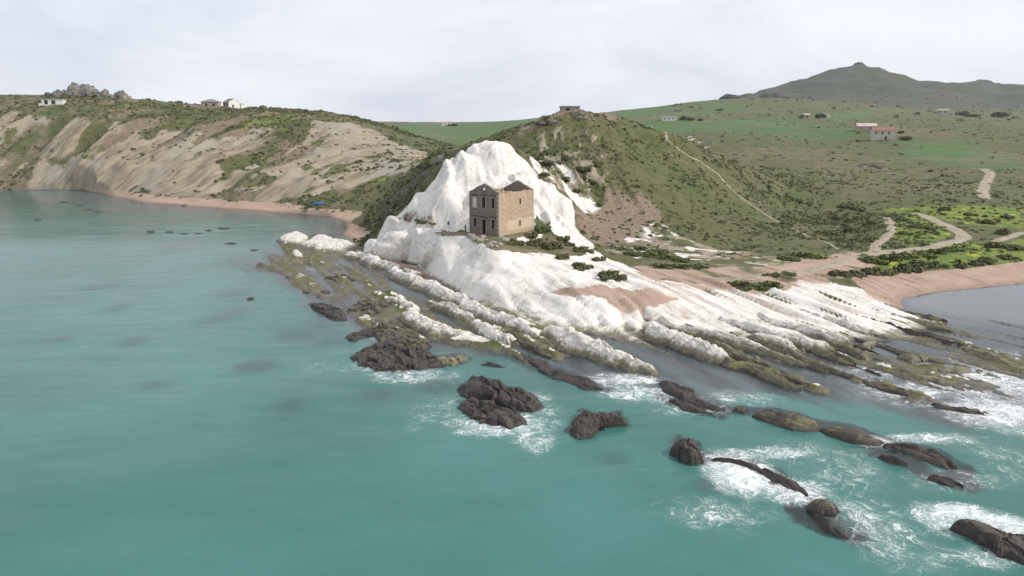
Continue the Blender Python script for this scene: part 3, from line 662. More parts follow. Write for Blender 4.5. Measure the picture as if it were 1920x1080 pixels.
brown = np.maximum(brown, area(G([(1470,310),(1560,270),(1640,300),(1800,330),(1860,360),(1700,375),(1540,360)]), 15, jit=25, sc=40, seed=175) * 0.5)
scree = np.maximum(scree, brown * 0.75)
scree = np.maximum(scree, leftland * sstep(0.40, 0.64, fbm(aw / 10, down / 28, 4, 176)) * 0.62)
# greens
green = np.zeros(X.shape)
green = np.maximum(green, sstep(440, 560, Y) * sstep(-120, -90, X - (Y - 500) * -0.1) * sstep(360, 160, X - Y * 0.05) * sstep(0.34, 0.46, fbm(X / 110, Y / 170, 3, 181)))
for pl in ([(1180,222),(1300,208),(1350,215),(1280,232),(1180,232)], [(1330,238),(1450,232),(1600,238),(1600,248),(1400,252)], [(1690,262),(1800,262),(1920,300),(1920,345),(1800,310),(1690,285)],
           [(1530,215),(1640,205),(1650,220),(1560,228)]):
    green = np.maximum(green, area(G(pl, 240), 12, jit=14, sc=30, seed=183) * 0.9)
lush = np.zeros(X.shape)
for pl, k in (([(1690,400),(1760,420),(1790,445),(1740,460),(1690,462),(1680,430)], .9), ([(1620,490),(1700,478),(1810,455),(1920,450),(2200,440),(2200,485),(1920,488),(1800,500),(1640,508)], .9),
           ([(1380,528),(1450,524),(1470,540),(1420,546),(1375,543)], 1.), ([(1440,485),(1500,470),(1550,480),(1540,500),(1460,500)], .8), ([(1640,395),(1760,385),(1920,390),(1920,430),(1800,420)], .75)):
    lush = np.maximum(lush, area(G(pl), 1.5, jit=2.0, sc=6, seed=191) * k)
lush = np.maximum(lush, area([at_d(450,225,375), at_d(520,205,392), at_d(570,218,378), at_d(590,240,360), at_d(540,260,345), at_d(420,255,352)], 5, jit=8, sc=15, seed=193) * 0.45)
lush = np.maximum(lush, area([at_d(130,186,545), at_d(290,190,560), at_d(300,200,500), at_d(120,197,480)], 10, jit=10, sc=30, seed=195) * 0.7)
lush = np.maximum(lush, area([at_d(690,345,262), at_d(760,295,300), at_d(790,290,320), at_d(770,320,285), at_d(700,380,240)], 4, jit=6, sc=12, seed=196) * 0.5)
# worn ground under the tracks
TRACKS = [  # (points, half width in metres)
    ([(1560,495),(1600,484),(1640,475),(1700,470),(1745,464),(1790,454),(1808,445),(1800,436),(1778,424),(1755,414),(1735,406),(1716,401)], 1.2),
    ([(1640,474),(1643,458),(1660,446),(1672,434),(1671,420),(1664,408)], 0.85),
    ([(1222,236),(1250,262),(1275,283),(1310,302),(1340,322),(1365,348),(1392,372),(1420,392),(1450,412),(1490,430),(1530,448),(1572,468)], 0.32),
    ([(1848,372),(1842,358),(1850,340),(1858,325),(1846,318)], 1.4),
    ([(1560,495),(1500,514),(1440,516),(1390,522),(1300,516)], 1.2),
    ([(1920,437),(1895,444),(1870,452)], 0.9),
]
TRACKW = [[on_ground(u, v) for (u, v) in pts] for pts, hw in TRACKS]
path = np.zeros(X.shape)
for w, (pts, hw) in zip(TRACKW, TRACKS):
    path = np.maximum(path, near(w, hw * 1.25, hw * 0.5, hw * 0.35, 3))
grey = np.maximum(reef * (sdL < 0), sstep(1250, 1700, Y) * sstep(200, 500, X) * (0.62 + 0.9 * (fbm(X / 90, Y / 120, 4, 197) - 0.4)))
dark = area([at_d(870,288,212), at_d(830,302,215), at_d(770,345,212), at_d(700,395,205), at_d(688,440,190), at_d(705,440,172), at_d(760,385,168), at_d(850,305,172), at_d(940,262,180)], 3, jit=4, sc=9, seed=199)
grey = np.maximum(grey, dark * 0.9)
M1 = np.stack([white, clay, sand, green], -1).clip(0, 1)
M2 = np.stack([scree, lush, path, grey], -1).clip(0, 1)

# ------------------------------------------------------------------ ground material
def stain_nodes(t, col, z):
    """seaweed and wet rock in the splash zone, by height above the water"""
    n = t.noise(0.55, 5, 0.65); n2 = t.noise(2.6, 4, 0.6)
    zz = t.math('ADD', z, t.math('MULTIPLY', t.math('SUBTRACT', n, 0.5), -1.5))
    alg = t.mix(t.ss(n2, 0.35, 0.65), (0.110, 0.112, 0.050), (0.195, 0.170, 0.110))
    wet = t.mix(t.ss(n2, 0.3, 0.7), (0.060, 0.052, 0.046), (0.115, 0.100, 0.085))
    c = t.mix(t.ss(zz, 1.0, 0.45, 0, 0.82), col, alg)
    return t.mix(t.ss(zz, 0.34, 0.02), c, wet), t.ss(zz, 0.34, 0.02)
def ground_material():
    t = NT('ground')
    a1, a2 = t.attr('cover'), t.attr('cover_more')
    w, cl, sa = t.sep(a1.outputs['Color'])[:3]; gr = a1.outputs['Alpha']
    sc, lu, pa = t.sep(a2.outputs['Color'])[:3]; gy = a2.outputs['Alpha']
    z = t.z()
    n_big = t.noise(0.035, 5, 0.6); n_mid = t.noise(0.22, 5, 0.65); n_fine = t.noise(1.4, 5, 0.65); n_tiny = t.noise(5.0, 3, 0.6)
    def edge(m, n, amp=0.7, wd=0.16):
        return t.ss(t.math('ADD', m, t.math('MULTIPLY', t.math('SUBTRACT', n, 0.5), amp)), 0.5 - wd, 0.5 + wd)
    mixn = t.math('ADD', t.math('MULTIPLY', n_mid, 0.6), t.math('MULTIPLY', n_fine, 0.4))
    scrub = t.mix(t.ss(n_big, 0.38, 0.62), (0.092, 0.094, 0.036), (0.066, 0.094, 0.028))
    scrub = t.mix(t.ss(mixn, 0.44, 0.58), scrub, (0.125, 0.118, 0.058))
    scrub = t.mix(t.ss(t.noise(0.75, 4, 0.7), 0.52, 0.68), scrub, (0.042, 0.050, 0.022))
    field = t.mix(t.ss(n_mid, 0.35, 0.65), (0.055, 0.120, 0.032), (0.085, 0.150, 0.046))
    field = t.mix(t.ss(n_big, 0.4, 0.65), field, (0.092, 0.116, 0.046))
    lushc = t.mix(t.ss(n_mid, 0.40, 0.6), (0.090, 0.145, 0.026), (0.155, 0.185, 0.038))
    lushc = t.mix(t.ss(t.noise(0.30, 4, 0.6), 0.56, 0.68), lushc, (0.36, 0.34, 0.035))
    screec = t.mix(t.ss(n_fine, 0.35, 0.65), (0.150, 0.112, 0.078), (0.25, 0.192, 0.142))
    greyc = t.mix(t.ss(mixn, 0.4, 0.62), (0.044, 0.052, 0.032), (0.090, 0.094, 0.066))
    c = t.mix(edge(gr, n_mid, 0.4, 0.25), scrub, field)
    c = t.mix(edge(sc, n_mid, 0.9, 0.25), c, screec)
    c = t.mix(edge(lu, n_mid, 0.8, 0.2), c, lushc)
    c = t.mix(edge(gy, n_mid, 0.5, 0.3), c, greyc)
    n_gul = t.noise(1.0, 6, 0.68, t.apos((17.0, 2.4, 9.0), R(-121.5)))
    clayc = t.mix(t.ss(n_gul, 0.35, 0.62), (0.180, 0.150, 0.105), (0.325, 0.272, 0.198))
    clayc = t.mix(t.ss(n_big, 0.44, 0.60, 0, 0.75), clayc, (0.305, 0.280, 0.235))
    c = t.mix(edge(cl, t.math('ADD', t.math('MULTIPLY', n_gul, 0.6), t.math('MULTIPLY', mixn, 0.4)), 1.5, 0.2), c, clayc)
    pathc = t.mix(n_fine, (0.26, 0.22, 0.16), (0.38, 0.325, 0.255))
    c = t.mix(edge(pa, n_fine, 0.5, 0.2), c, pathc)
    sandc = t.mix(t.ss(n_mid, 0.35, 0.65), (0.335, 0.240, 0.180), (0.40, 0.300, 0.235))
    sandc = t.mix(t.ss(n_tiny, 0.5, 0.75), sandc, (0.37, 0.24, 0.175))
    sandc = t.mix(t.ss(z, 0.55, 0.15), sandc, (0.26, 0.175, 0.125))
    bedv = t.apos((6.0, 0.75, 0.9), R(-65.2))
    n_bed = t.noise(1.0, 5, 0.65, bedv)
    marl = t.mix(t.ss(n_bed, 0.50, 0.72), (0.68, 0.658, 0.615), (0.50, 0.468, 0.42))
    marl = t.mix(t.ss(n_mid, 0.45, 0.66), marl, (0.585, 0.55, 0.495))
    marl = t.mix(t.ss(t.math('ADD', t.math('MULTIPLY', n_big, 0.5), t.math('MULTIPLY', n_fine, 0.5)), 0.54, 0.66, 0, 0.55), marl, (0.42, 0.385, 0.33))
    crack = t.ss(t.voro(1.0, t.apos((5.0, 2.0, 3.0), R(-65.2)), 'DISTANCE_TO_EDGE'), 0.0, 0.035)
    marl = t.mix(t.math('MULTIPLY', t.math('SUBTRACT', 1.0, crack), t.ss(n_mid, 0.46, 0.58, 0, 0.7)), marl, (0.30, 0.27, 0.23))
    marl = t.mix(t.ss(t.noise(0.9, 6, 0.75, t.pos((1, 1, 0.4))), 0.60, 0.70, 0, 0.7), marl, (0.32, 0.29, 0.24))
    marl = t.mix(t.math('MULTIPLY', gy, 0.6), marl, (0.40, 0.38, 0.34))
    marl_s, wetm = stain_nodes(t, marl, t.math('ADD', z, 0.25))
    wm = edge(w, mixn, 0.9, 0.14)
    c = t.mix(wm, c, marl_s)
    c = t.mix(edge(sa, t.math('ADD', t.math('MULTIPLY', mixn, 0.5), t.math('MULTIPLY', n_bed, 0.5)), 1.1, 0.22), c, sandc)
    # everything under the waterline that is not sand: weed and wet stone
    low = t.ss(t.math('ADD', z, t.math('MULTIPLY', t.math('SUBTRACT', n_fine, 0.5), 0.9)), 0.50, 0.05)
    low = t.math('MULTIPLY', low, t.math('SUBTRACT', 1.0, sa, clamp=True))
    c2, _ = stain_nodes(t, (0.17, 0.145, 0.115), z)
    c = t.mix(low, c, c2)
    c = t.mix(t.math('MULTIPLY', t.ss(z, -0.05, -0.40), t.math('SUBTRACT', 1.0, sa, clamp=True)), c, (0.022, 0.050, 0.052))
    h = t.math('ADD', t.math('MULTIPLY', n_fine, 0.6), t.math('MULTIPLY', t.math('ADD', n_tiny, t.math('MULTIPLY', n_bed, w)), 0.3))
    rough = t.ss(z, 0.05, 0.5, 0.42, 0.95)
    h = t.math('ADD', t.math('MULTIPLY', h, t.math('SUBTRACT', 1.0, t.math('MULTIPLY', w, 0.72))), t.math('MULTIPLY', n_gul, t.math('MULTIPLY', cl, 4.0)))
    return t.done(t.bsdf(c, rough, t.bump(h, 0.7, 0.35), 0.25))
M_GROUND = ground_material()

# one ground surface, divided where its kind changes
nyg, nxg = X.shape
dzx = np.gradient(Z, axis=1) / np.gradient(X, axis=1); dzy = np.gradient(Z, axis=0) / np.gradient(Y, axis=0)
NRM = np.stack([-dzx, -dzy, np.ones_like(Z)], -1); NRM /= np.linalg.norm(NRM, axis=-1, keepdims=True)
idx = np.arange(nyg * nxg).reshape(nyg, nxg)
quads = np.stack([idx[:-1, :-1], idx[:-1, 1:], idx[1:, 1:], idx[1:, :-1]], -1).reshape(-1, 4)
def fc(a): return ((a[:-1, :-1] + a[:-1, 1:] + a[1:, 1:] + a[1:, :-1]) / 4).ravel()
fz, fy, fx_, fsl = fc(Z), fc(Y), fc(X), fc(sdL)
fw, fs = fc(white), fc(sand)
near_point = (fc(mass) > 0.3) | (fc(apron) > 0.3)
cls = np.full(len(quads), 3)                                             # hillside
cls[(fsl < -0.5)] = 0                                                    # sea bed
cls[(fsl < 0.5) & (fc(sdS) > -1)] = 1                                    # rock shelf
cls[(fsl >= -0.5) & ((fw > 0.45) & (fy < 175) & (fx_ < 75))] = 2         # white headland
cls[(fsl >= -0.5) & (fs > 0.5) & (fx_ < -28) & (fy > 176) ] = 4          # left beach
cls[(fsl >= -0.5) & (fs > 0.5) & (fx_ > 50) & (fy < 150)] = 5
cls[(fy > 430) & (fsl > 0)] = 6
cls[(fy > 430) & (fsl > 0) & (fx_ < -150)] = 8
cls[(fy > 1400) & (fx_ > 250)] = 7
Vall = np.stack([X, Y, Z], -1).reshape(-1, 3)
M1f, M2f, NRf = M1.reshape(-1, 4), M2.reshape(-1, 4), NRM.reshape(-1, 3)
NAMES = {0: ('sea_bed', 'sea bed with dark weedy patches under the turquoise water'), 1: ('rock_shelf', 'low wave-cut shelf of tilted rock beds at the waterline'),
         2: ('white_headland', 'smooth white marl headland sloping from its summit to the sea'), 3: ('hillside', 'scrub covered coastal hillside with bare clay cliffs'),
         4: ('beach', 'curved strip of pink sand below the clay cliffs'), 5: ('beach', 'broad pink sand beach beside the grey right-hand bay'),
         6: ('field', 'rolling green and brown farmland behind the coastal hill'), 7: ('mountain', 'grey-green rocky mountain under the pale sky'), 8: ('plateau', 'grassy upland above the clay cliffs')}
for k, (nm, lb) in NAMES.items():
    q = quads[cls == k]
    if not len(q): continue
    used, inv = np.unique(q.ravel(), return_inverse=True)
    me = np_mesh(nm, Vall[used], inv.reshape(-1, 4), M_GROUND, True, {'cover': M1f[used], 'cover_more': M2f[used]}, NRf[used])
    tag(link(bpy.data.objects.new(nm, me)), lb, None, None, 'structure')

# ------------------------------------------------------------------ sea
WX = axis([(-2600, -300, 120, 12), (-300, -80, 8, 0.9), (-80, 100, 0.5, 0.5), (100, 400, 1, 12), (400, 2600, 14, 120)])
WY = axis([(-1200, 20, 100, 3), (20, 34, 2, 0.5), (34, 170, 0.5, 0.5), (170, 420, 0.9, 2.2)])
U, V = np.meshgrid(WX, WY)
depth = np.clip(-height(U, V), 0, 8)
depth = np.where(V < 22, 4.5, depth)
for lb, ol, h_, mk, fl, ti in ROCKS:                    # the sunken skirts of the rocks show through near them
    w_ = np.array([at_z(u, v)[:2] for (u, v) in ol])
    (x0, y0), (x1, y1) = w_.min(0) - 4, w_.max(0) + 4
    j0, j1 = np.searchsorted(WY, [y0, y1]); i0, i1 = np.searchsorted(WX, [x0, x1])
    sd_ = -poly_sd(U[j0:j1, i0:i1], V[j0:j1, i0:i1], w_) + (fbm(U[j0:j1, i0:i1] / 1.2, V[j0:j1, i0:i1] / 1.2, 3, 405) - 0.5) * 1.6
    depth[j0:j1, i0:i1] = np.minimum(depth[j0:j1, i0:i1], 0.15 + np.clip(sd_ + 0.3, 0, 9) * 3.6)
for lb, pts, mk, blk in RIBS:
    if mk not in 'DW': continue
    w_ = np.array([at_z(u, v)[:2] for (u, v, h_, hw) in pts])
    (x0, y0), (x1, y1) = w_.min(0) - 5, w_.max(0) + 5
    j0, j1 = np.searchsorted(WY, [y0, y1]); i0, i1 = np.searchsorted(WX, [x0, x1])
    d_, _ = seg_dist(U[j0:j1, i0:i1], V[j0:j1, i0:i1], w_)
    d_ = d_ - 1.0 + (fbm(U[j0:j1, i0:i1] / 1.2, V[j0:j1, i0:i1] / 1.2, 3, 406) - 0.5) * 1.6
    depth[j0:j1, i0:i1] = np.minimum(depth[j0:j1, i0:i1], 0.15 + np.clip(d_, 0, 9) * 2.8)
FOAM = [(690,690,60,16,.45),(780,702,110,20,.5),(935,795,105,26,.85),(820,775,70,40,.4),(1000,820,45,32,.65),(1015,742,26,18,.5),(1165,712,70,13,.95),(1205,738,80,20,.7),
        (1300,765,90,16,.5),(1385,748,80,16,.5),(1385,888,60,36,1.5),(1430,850,110,12,.85),(1480,920,75,24,.95),(1345,960,120,34,.5),(1640,985,80,60,.6),(1560,870,110,50,.42),
        (1800,962,60,14,1.3),(1885,985,55,16,1.3),(1850,1045,85,18,.8),(1755,975,40,26,.9),(1850,715,130,30,.95),(1880,775,90,26,.95),(1710,735,100,22,.65),(1650,700,110,16,.5),(1640,828,36,10,.85),
        (1750,822,85,9,.75),(1900,870,70,36,.42),(600,688,60,14,.3),(1930,700,90,30,1.0),(1780,900,90,20,.5),(640,545,60,14,.25),(560,505,60,9,.3),(700,640,60,12,.25),(1720,1040,80,40,.45),(1010,780,60,40,.4),(620,395,50,4,.2)]
foam = np.zeros(U.shape)
for (u, v, ru, rv, k) in FOAM:
    cx, cy, _ = at_z(u, v)
    d = math.hypot(cx, cy)
    rx, ry = ru * d / FPX * 1.15, rv * d * d / (FPX * CAM_H) * 1.15
    foam = np.maximum(foam, k * np.exp(-(((U - cx) / rx) ** 2 + ((V - cy) / ry) ** 2) ** 1.3))
foam = foam * (0.62 + 0.76 * fbm(U / 3.5, V / 3.5, 4, 401))
chop = 1 - 0.88 * sstep(48, 62, U) * sstep(98, 110, V) - 0.6 * sstep(150, 200, V) * sstep(0, -40, U)      # sheltered water lies flatter
chop = np.clip(chop, 0.1, 1)
silt = np.maximum(0.55 * sstep(-3, 3, poly_sd(U, V, SHELF)), np.maximum(sstep(46, 54, U) * sstep(96, 102, V), sstep(150, 190, V) * sstep(-10, -30, U) * 0.6))  # calm areas whose grey body colour stands in for reflected sky
def sea_material():
    t = NT('sea_water')
    dep = t.attr('depth').outputs['Fac']; fo = t.attr('foam').outputs['Fac']
    n_b = t.noise(0.03, 3, 0.5)
    opac = t.math('SUBTRACT', 1.0, t.math('POWER', 2.718, t.math('MULTIPLY', dep, -0.95)), clamp=True)
    opac = t.ss(opac, 0.0, 1.0, 0.10, 0.97)
    n_b = t.math('ADD', t.math('MULTIPLY', n_b, 0.75), t.math('MULTIPLY', t.noise(1.0, 4, 0.6, t.apos((26.0, 12.0, 20.0), R(12)), 0.5), 0.25))
    milky = t.mix(t.ss(n_b, 0.38, 0.62), (0.036, 0.142, 0.118), (0.056, 0.182, 0.166))
    shallow = t.mix(t.ss(dep, 0.2, 1.8), t.mix(t.attr('silt').outputs['Fac'], (0.050, 0.120, 0.112), (0.30, 0.31, 0.33)), milky)  # pale grey end paints the sky's reflection into the water colour
    body = t.n.new('ShaderNodeMixShader')
    tr = t.n.new('ShaderNodeBsdfTransparent'); tr.inputs['Color'].default_value = (0.66, 0.86, 0.86, 1)
    df = t.n.new('ShaderNodeBsdfDiffuse'); t.put(df.inputs['Color'], shallow)
    t.put(body.inputs[0], opac); t.l.new(tr.outputs[0], body.inputs[1]); t.l.new(df.outputs[0], body.inputs[2])
    wv = t.pos((1, 1, 1), (0, 0, R(25)))
    w1 = t.noise(0.55, 4, 0.55, t.pos((0.55, 1.3, 1), (0, 0, R(-12))), 0.6)
    w2 = t.noise(2.6, 3, 0.6); w3 = t.noise(1.0, 3, 0.5, t.apos((9.0, 2.4, 5.0), R(14)), 0.3)
    hgt = t.math('ADD', t.math('ADD', t.math('MULTIPLY', w1, 1.0), t.math('MULTIPLY', w3, 1.1)), t.math('MULTIPLY', w2, 0.22))
    hgt = t.math('MULTIPLY', hgt, t.ss(dep, 0.25, 1.4, 0.12, 1.0))
    hgt = t.math('MULTIPLY', hgt, t.attr('chop').outputs['Fac'])
    nb = t.bump(hgt, 0.30, 0.5)
    t.l.new(nb, df.inputs['Normal'])
    fr = t.n.new('ShaderNodeFresnel'); fr.inputs['IOR'].default_value = 1.40; nf = t.bump(hgt, 0.10, 0.5); t.l.new(nf, fr.inputs['Normal'])
    gl = t.n.new('ShaderNodeBsdfGlossy'); t.put(gl.inputs['Roughness'], t.ss(t.attr('chop').outputs['Fac'], 0.1, 0.9, 0.07, 0.26)); t.l.new(nb, gl.inputs['Normal'])
    surf = t.n.new('ShaderNodeMixShader')
    t.l.new(fr.outputs[0], surf.inputs[0]); t.l.new(body.outputs[0], surf.inputs[1]); t.l.new(gl.outputs[0], surf.inputs[2])
    # lacework of foam
    dist = t.n.new('ShaderNodeTexNoise'); dist.inputs['Scale'].default_value = 0.35; dist.inputs['Detail'].default_value = 5
    t.l.new(t.pos(), dist.inputs['Vector'])
    va = t.n.new('ShaderNodeVectorMath'); va.operation = 'MULTIPLY_ADD'
    t.l.new(dist.outputs['Color'], va.inputs[0]); va.inputs[1].default_value = (5, 5, 0); t.l.new(t.pos(), va.inputs[2])
    flat = t.n.new('ShaderNodeVectorMath'); flat.operation = 'MULTIPLY'; t.l.new(va.outputs[0], flat.inputs[0]); flat.inputs[1].default_value = (1, 1, 0)
    i1 = t.noise(0.26, 4, 0.6, flat.outputs[0], 1.2); i2 = t.noise(0.8, 4, 0.62, flat.outputs[0], 1.6)
    e1 = t.math('ABSOLUTE', t.math('SUBTRACT', i1, 0.5)); e2 = t.math('ABSOLUTE', t.math('SUBTRACT', i2, 0.5)); e3 = t.voro(1.9, flat.outputs[0], 'DISTANCE_TO_EDGE')
    fn = t.noise(0.7, 5, 0.7)
    fa = t.math('ADD', t.math('MULTIPLY', fo, 0.95), t.math('MULTIPLY', t.math('SUBTRACT', fn, 0.5), 1.5))
    l1 = t.math('SUBTRACT', t.math('MULTIPLY', fa, 0.035), e1); l2 = t.math('SUBTRACT', t.math('MULTIPLY', fa, 0.050), e2); l3 = t.math('SUBTRACT', t.math('MULTIPLY', fa, 0.20), e3)
    lace = t.math('MAXIMUM', t.ss(l1, -0.006, 0.022, 0, 0.9), t.ss(l2, -0.004, 0.035, 0, 0.85))
    lace = t.math('MAXIMUM', lace, t.ss(l3, 0.06, 0.20, 0, 0.8))
    lace = t.math('MAXIMUM', lace, t.math('MULTIPLY', t.ss(fa, 1.0, 1.45), t.ss(i2, 0.30, 0.60, 0.45, 1.0)))
    lace = t.math('MULTIPLY', lace, t.ss(fo, 0.10, 0.5))
    milk = t.ss(t.math('ADD', fo, t.math('MULTIPLY', t.math('SUBTRACT', fn, 0.5), 0.8)), 0.15, 1.3, 0, 0.42)
    lace = t.math('MAXIMUM', lace, milk)
    fb = t.n.new('ShaderNodeBsdfDiffuse'); fb.inputs['Color'].default_value = (0.78, 0.80, 0.80, 1)
    fin = t.n.new('ShaderNodeMixShader')
    t.put(fin.inputs[0], t.math('MULTIPLY', lace, 0.9)); t.l.new(surf.outputs[0], fin.inputs[1]); t.l.new(fb.outputs[0], fin.inputs[2])
    return t.done(fin.outputs[0])
M_SEA = sea_material()
swell = (fbm(U / 7, V / 3.2, 3, 411) - 0.5) * 0.22 * sstep(0.3, 1.5, depth) + 0.25 * np.clip(foam - 0.8, 0, 1)
ids = np.arange(U.size).reshape(U.shape)
q = np.stack([ids[:-1, :-1], ids[:-1, 1:], ids[1:, 1:], ids[1:, :-1]], -1).reshape(-1, 4)
keep = ((height(U, V) < 0.6) | (V < 22))
kf = (keep[:-1, :-1] | keep[:-1, 1:] | keep[1:, 1:] | keep[1:, :-1]).ravel()
q = q[kf]
used, inv = np.unique(q.ravel(), return_inverse=True)
Vs = np.stack([U, V, swell], -1).reshape(-1, 3)[used]
sea = link(bpy.data.objects.new('sea', np_mesh('sea', Vs, inv.reshape(-1, 4), M_SEA, True, {'depth': depth.ravel()[used], 'foam': foam.ravel()[used], 'chop': chop.ravel()[used], 'silt': silt.ravel()[used]})))
tag(sea, 'turquoise sea with lacy white foam around the rocks', None, None, 'structure')

# ------------------------------------------------------------------ rock ribs and sea rocks
def rock_material(name, dry, dry2, low_at=0.0, weed=None):
    t = NT(name)
    z = t.math('ADD', t.z(), low_at)
    n1 = t.noise(0.7, 5, 0.65); n2 = t.noise(3.2, 5, 0.65)
    bedv = t.apos((3.0, 0.4, 0.5), R(-65.2))
    nb = t.noise(1.0, 5, 0.65, bedv)
    c = t.mix(t.ss(nb, 0.42, 0.66), dry, dry2)
    c = t.mix(t.ss(n2, 0.55, 0.72, 0, 0.6), c, tuple(x * 0.55 for x in dry2))
    mott = t.math('ADD', t.math('MULTIPLY', t.noise(1.6, 6, 0.75), 1.6), t.math('MULTIPLY', z, -0.42))
    c = t.mix(t.ss(mott, 0.30, 0.62, 0, 0.85), c, (0.19, 0.165, 0.115))
    if weed:
        c = t.mix(t.math('MULTIPLY', t.ss(n1, 0.45, 0.60), t.ss(t.nz(), 0.45, 0.85)), c, weed)
    c, w = stain_nodes(t, c, z)
    h = t.math('ADD', t.math('MULTIPLY', n2, 0.5), t.math('MULTIPLY', nb, 0.7))
    rough = t.ss(z, 0.1, 0.8, 0.38, 0.9)
    return t.done(t.bsdf(c, rough, t.bump(h, 0.8, 0.25), 0.3))
M_MARL = rock_material('white_marl_rock', (0.66, 0.635, 0.59), (0.46, 0.42, 0.36))
M_GREYROCK = rock_material('grey_rock', (0.36, 0.325, 0.27), (0.18, 0.16, 0.13))
def dark_rock(name, c1, c2, weed):
    t = NT(name)
    n1 = t.noise(0.5, 5, 0.65); n2 = t.noise(2.4, 6, 0.7); n3 = t.noise(9, 3, 0.6)
    bedv = t.apos((2.6, 0.35, 0.5), R(-65.2))
    nb = t.noise(1.0, 5, 0.65, bedv)
    c = t.mix(t.ss(n2, 0.35, 0.65), c1, c2)
    c = t.mix(t.ss(nb, 0.52, 0.70), c, tuple(x * 0.45 for x in c1))
    up = t.ss(t.nz(), 0.35, 0.9)
    c = t.mix(t.math('MULTIPLY', t.ss(t.math('ADD', n1, t.math('MULTIPLY', n3, 0.25)), 0.55, 0.75), up), c, weed)
    c = t.mix(t.ss(t.z(), 0.30, 0.05), c, (0.030, 0.026, 0.022))
    h = t.math('ADD', t.math('MULTIPLY', n2, 0.6), t.math('MULTIPLY', nb, 0.6))
    return t.done(t.bsdf(c, t.ss(n3, 0.3, 0.7, 0.40, 0.75), t.bump(h, 0.8, 0.25), 0.4))
M_DARK = dark_rock('dark_wet_rock', (0.026, 0.021, 0.019), (0.058, 0.047, 0.042), (0.070, 0.056, 0.044))
M_WEED = dark_rock('weedy_rock', (0.052, 0.042, 0.033), (0.095, 0.077, 0.060), (0.150, 0.142, 0.055))

def rib_mesh(name, pts, mat, seed, block=0.0, rough=0.18, bottom=-0.9, step=0.22):
    """a long rounded rib of rock; pts = (u, v, crest height, half width)"""
    P = np.array([at_z(u, v, h)[:2] + (h, w) for (u, v, h, w) in pts])
    d = np.r_[0, np.cumsum(np.hypot(np.diff(P[:, 0]), np.diff(P[:, 1])))]
    n = max(8, int(d[-1] / step)); s = np.linspace(0, d[-1], n)
    def ip(k):
        a = np.interp(s, d, P[:, k]); ker = np.ones(9) / 9
        return np.convolve(np.pad(a, 4, mode='edge'), ker, mode='valid')
    cx, cy, hh, ww = ip(0), ip(1), ip(2), ip(3)
    tx_, ty_ = np.gradient(cx), np.gradient(cy); L = np.hypot(tx_, ty_); tx_, ty_ = tx_ / L, ty_ / L
    endt = np.clip(np.minimum(s, s[-1] - s) / (1.6 * ww), 0, 1) ** 0.5
    rng = np.random.RandomState(seed)
    sc = s + 3 * seed
    hh = hh * (0.80 + 0.42 * fbm(sc / 4.5, sc * 0 + seed, 4, seed, 0.5))
    ww = ww * (0.72 + 0.62 * fbm(sc / 4.5, sc * 0 + seed + 9, 4, seed + 5, 0.5))
    wob = (fbm(sc / 4.0, sc * 0 + seed + 19, 3, seed + 6) - 0.5) * 1.6 * ww.mean()
    cx = cx - ty_ * wob; cy = cy + tx_ * wob
    if block:
        g = np.zeros(n); q_ = 0.6
        while q_ < s[-1]:
            dd = rng.uniform(0.5, 1.0); wd = rng.uniform(0.10, 0.22)
            g = np.maximum(g, dd * np.exp(-((s - q_) / wd) ** 2)); q_ += rng.uniform(0.9, 2.4)
        hh = hh * (1 - block * g); ww = ww * (1 - 0.35 * block * g)
    m = 29
    ph = np.linspace(-1, 1, m)
    S2, PH = np.meshgrid(sc, ph, indexing='ij')
    lat = PH * 1.18
    pk = 0.22 + 0.5 * (fbm(S2 / 3.0 + 7, PH * 0, 2, seed + 1) - 0.5)              # crest off centre: steep scarp one side, dip slope the other
    q1 = np.where(PH > pk, (PH - pk) / (1 - pk), (pk - PH) / (1 + pk))
    prof = np.clip(1 - q1 ** np.where(PH > pk, 2.6, 1.7), 0, 1) ** 0.85
    e_ = endt[:, None]
    nz_ = fbm(S2 / 4.5, PH * 2.2 + seed, 5, seed + 2, 0.55) - 0.5
    nl_ = fbm(S2 / 1.3 + 40, PH * 1.7, 4, seed + 3) - 0.5
    bdn = ridged(PH * ww[:, None] / 0.55 + 0.2 * nz_, S2 / 5.0, 3, seed + 4) - 0.55
    ckn = np.clip(ridged(S2 / 1.1 + 0.5 * PH, PH * 0.9 + seed, 2, seed + 7) - 0.78, 0, 1) * 4
    fb1, cb1 = facet(S2 / 3.6 + 0.25 * PH, PH * ww[:, None] / 0.55 + seed, seed + 11, 1.3)
    fb2, cb2 = facet(S2 / 1.7, PH * ww[:, None] / 0.35 + 3 * seed, seed + 15, 1.3)
    H = hh[:, None] * e_
    zt = bottom + (H - bottom) * prof + (nz_ * 1.2 + bdn * 1.7 + fb1 * 1.7 + fb2 * 0.9 - 0.7 * sstep(0.10, 0.0, cb1)) * rough * (0.3 + prof)
    off_ = ww[:, None] * (0.35 + 0.65 * e_) * (lat + nl_ * 0.5)
    px = cx[:, None] - ty_[:, None] * off_; py = cy[:, None] + tx_[:, None] * off_
    ce = np.array([px.mean(), py.mean(), 0])
    Vv = np.stack([px, py, zt], -1).reshape(-1, 3) - ce
    ii = np.arange(n * m).reshape(n, m)
    F = np.stack([ii[:-1, :-1], ii[:-1, 1:], ii[1:, 1:], ii[1:, :-1]], -1).reshape(-1, 4)[:, ::-1]
    o = bpy.data.objects.new(name, np_mesh(name, Vv, F, mat)); o.location = ce
    return link(o)
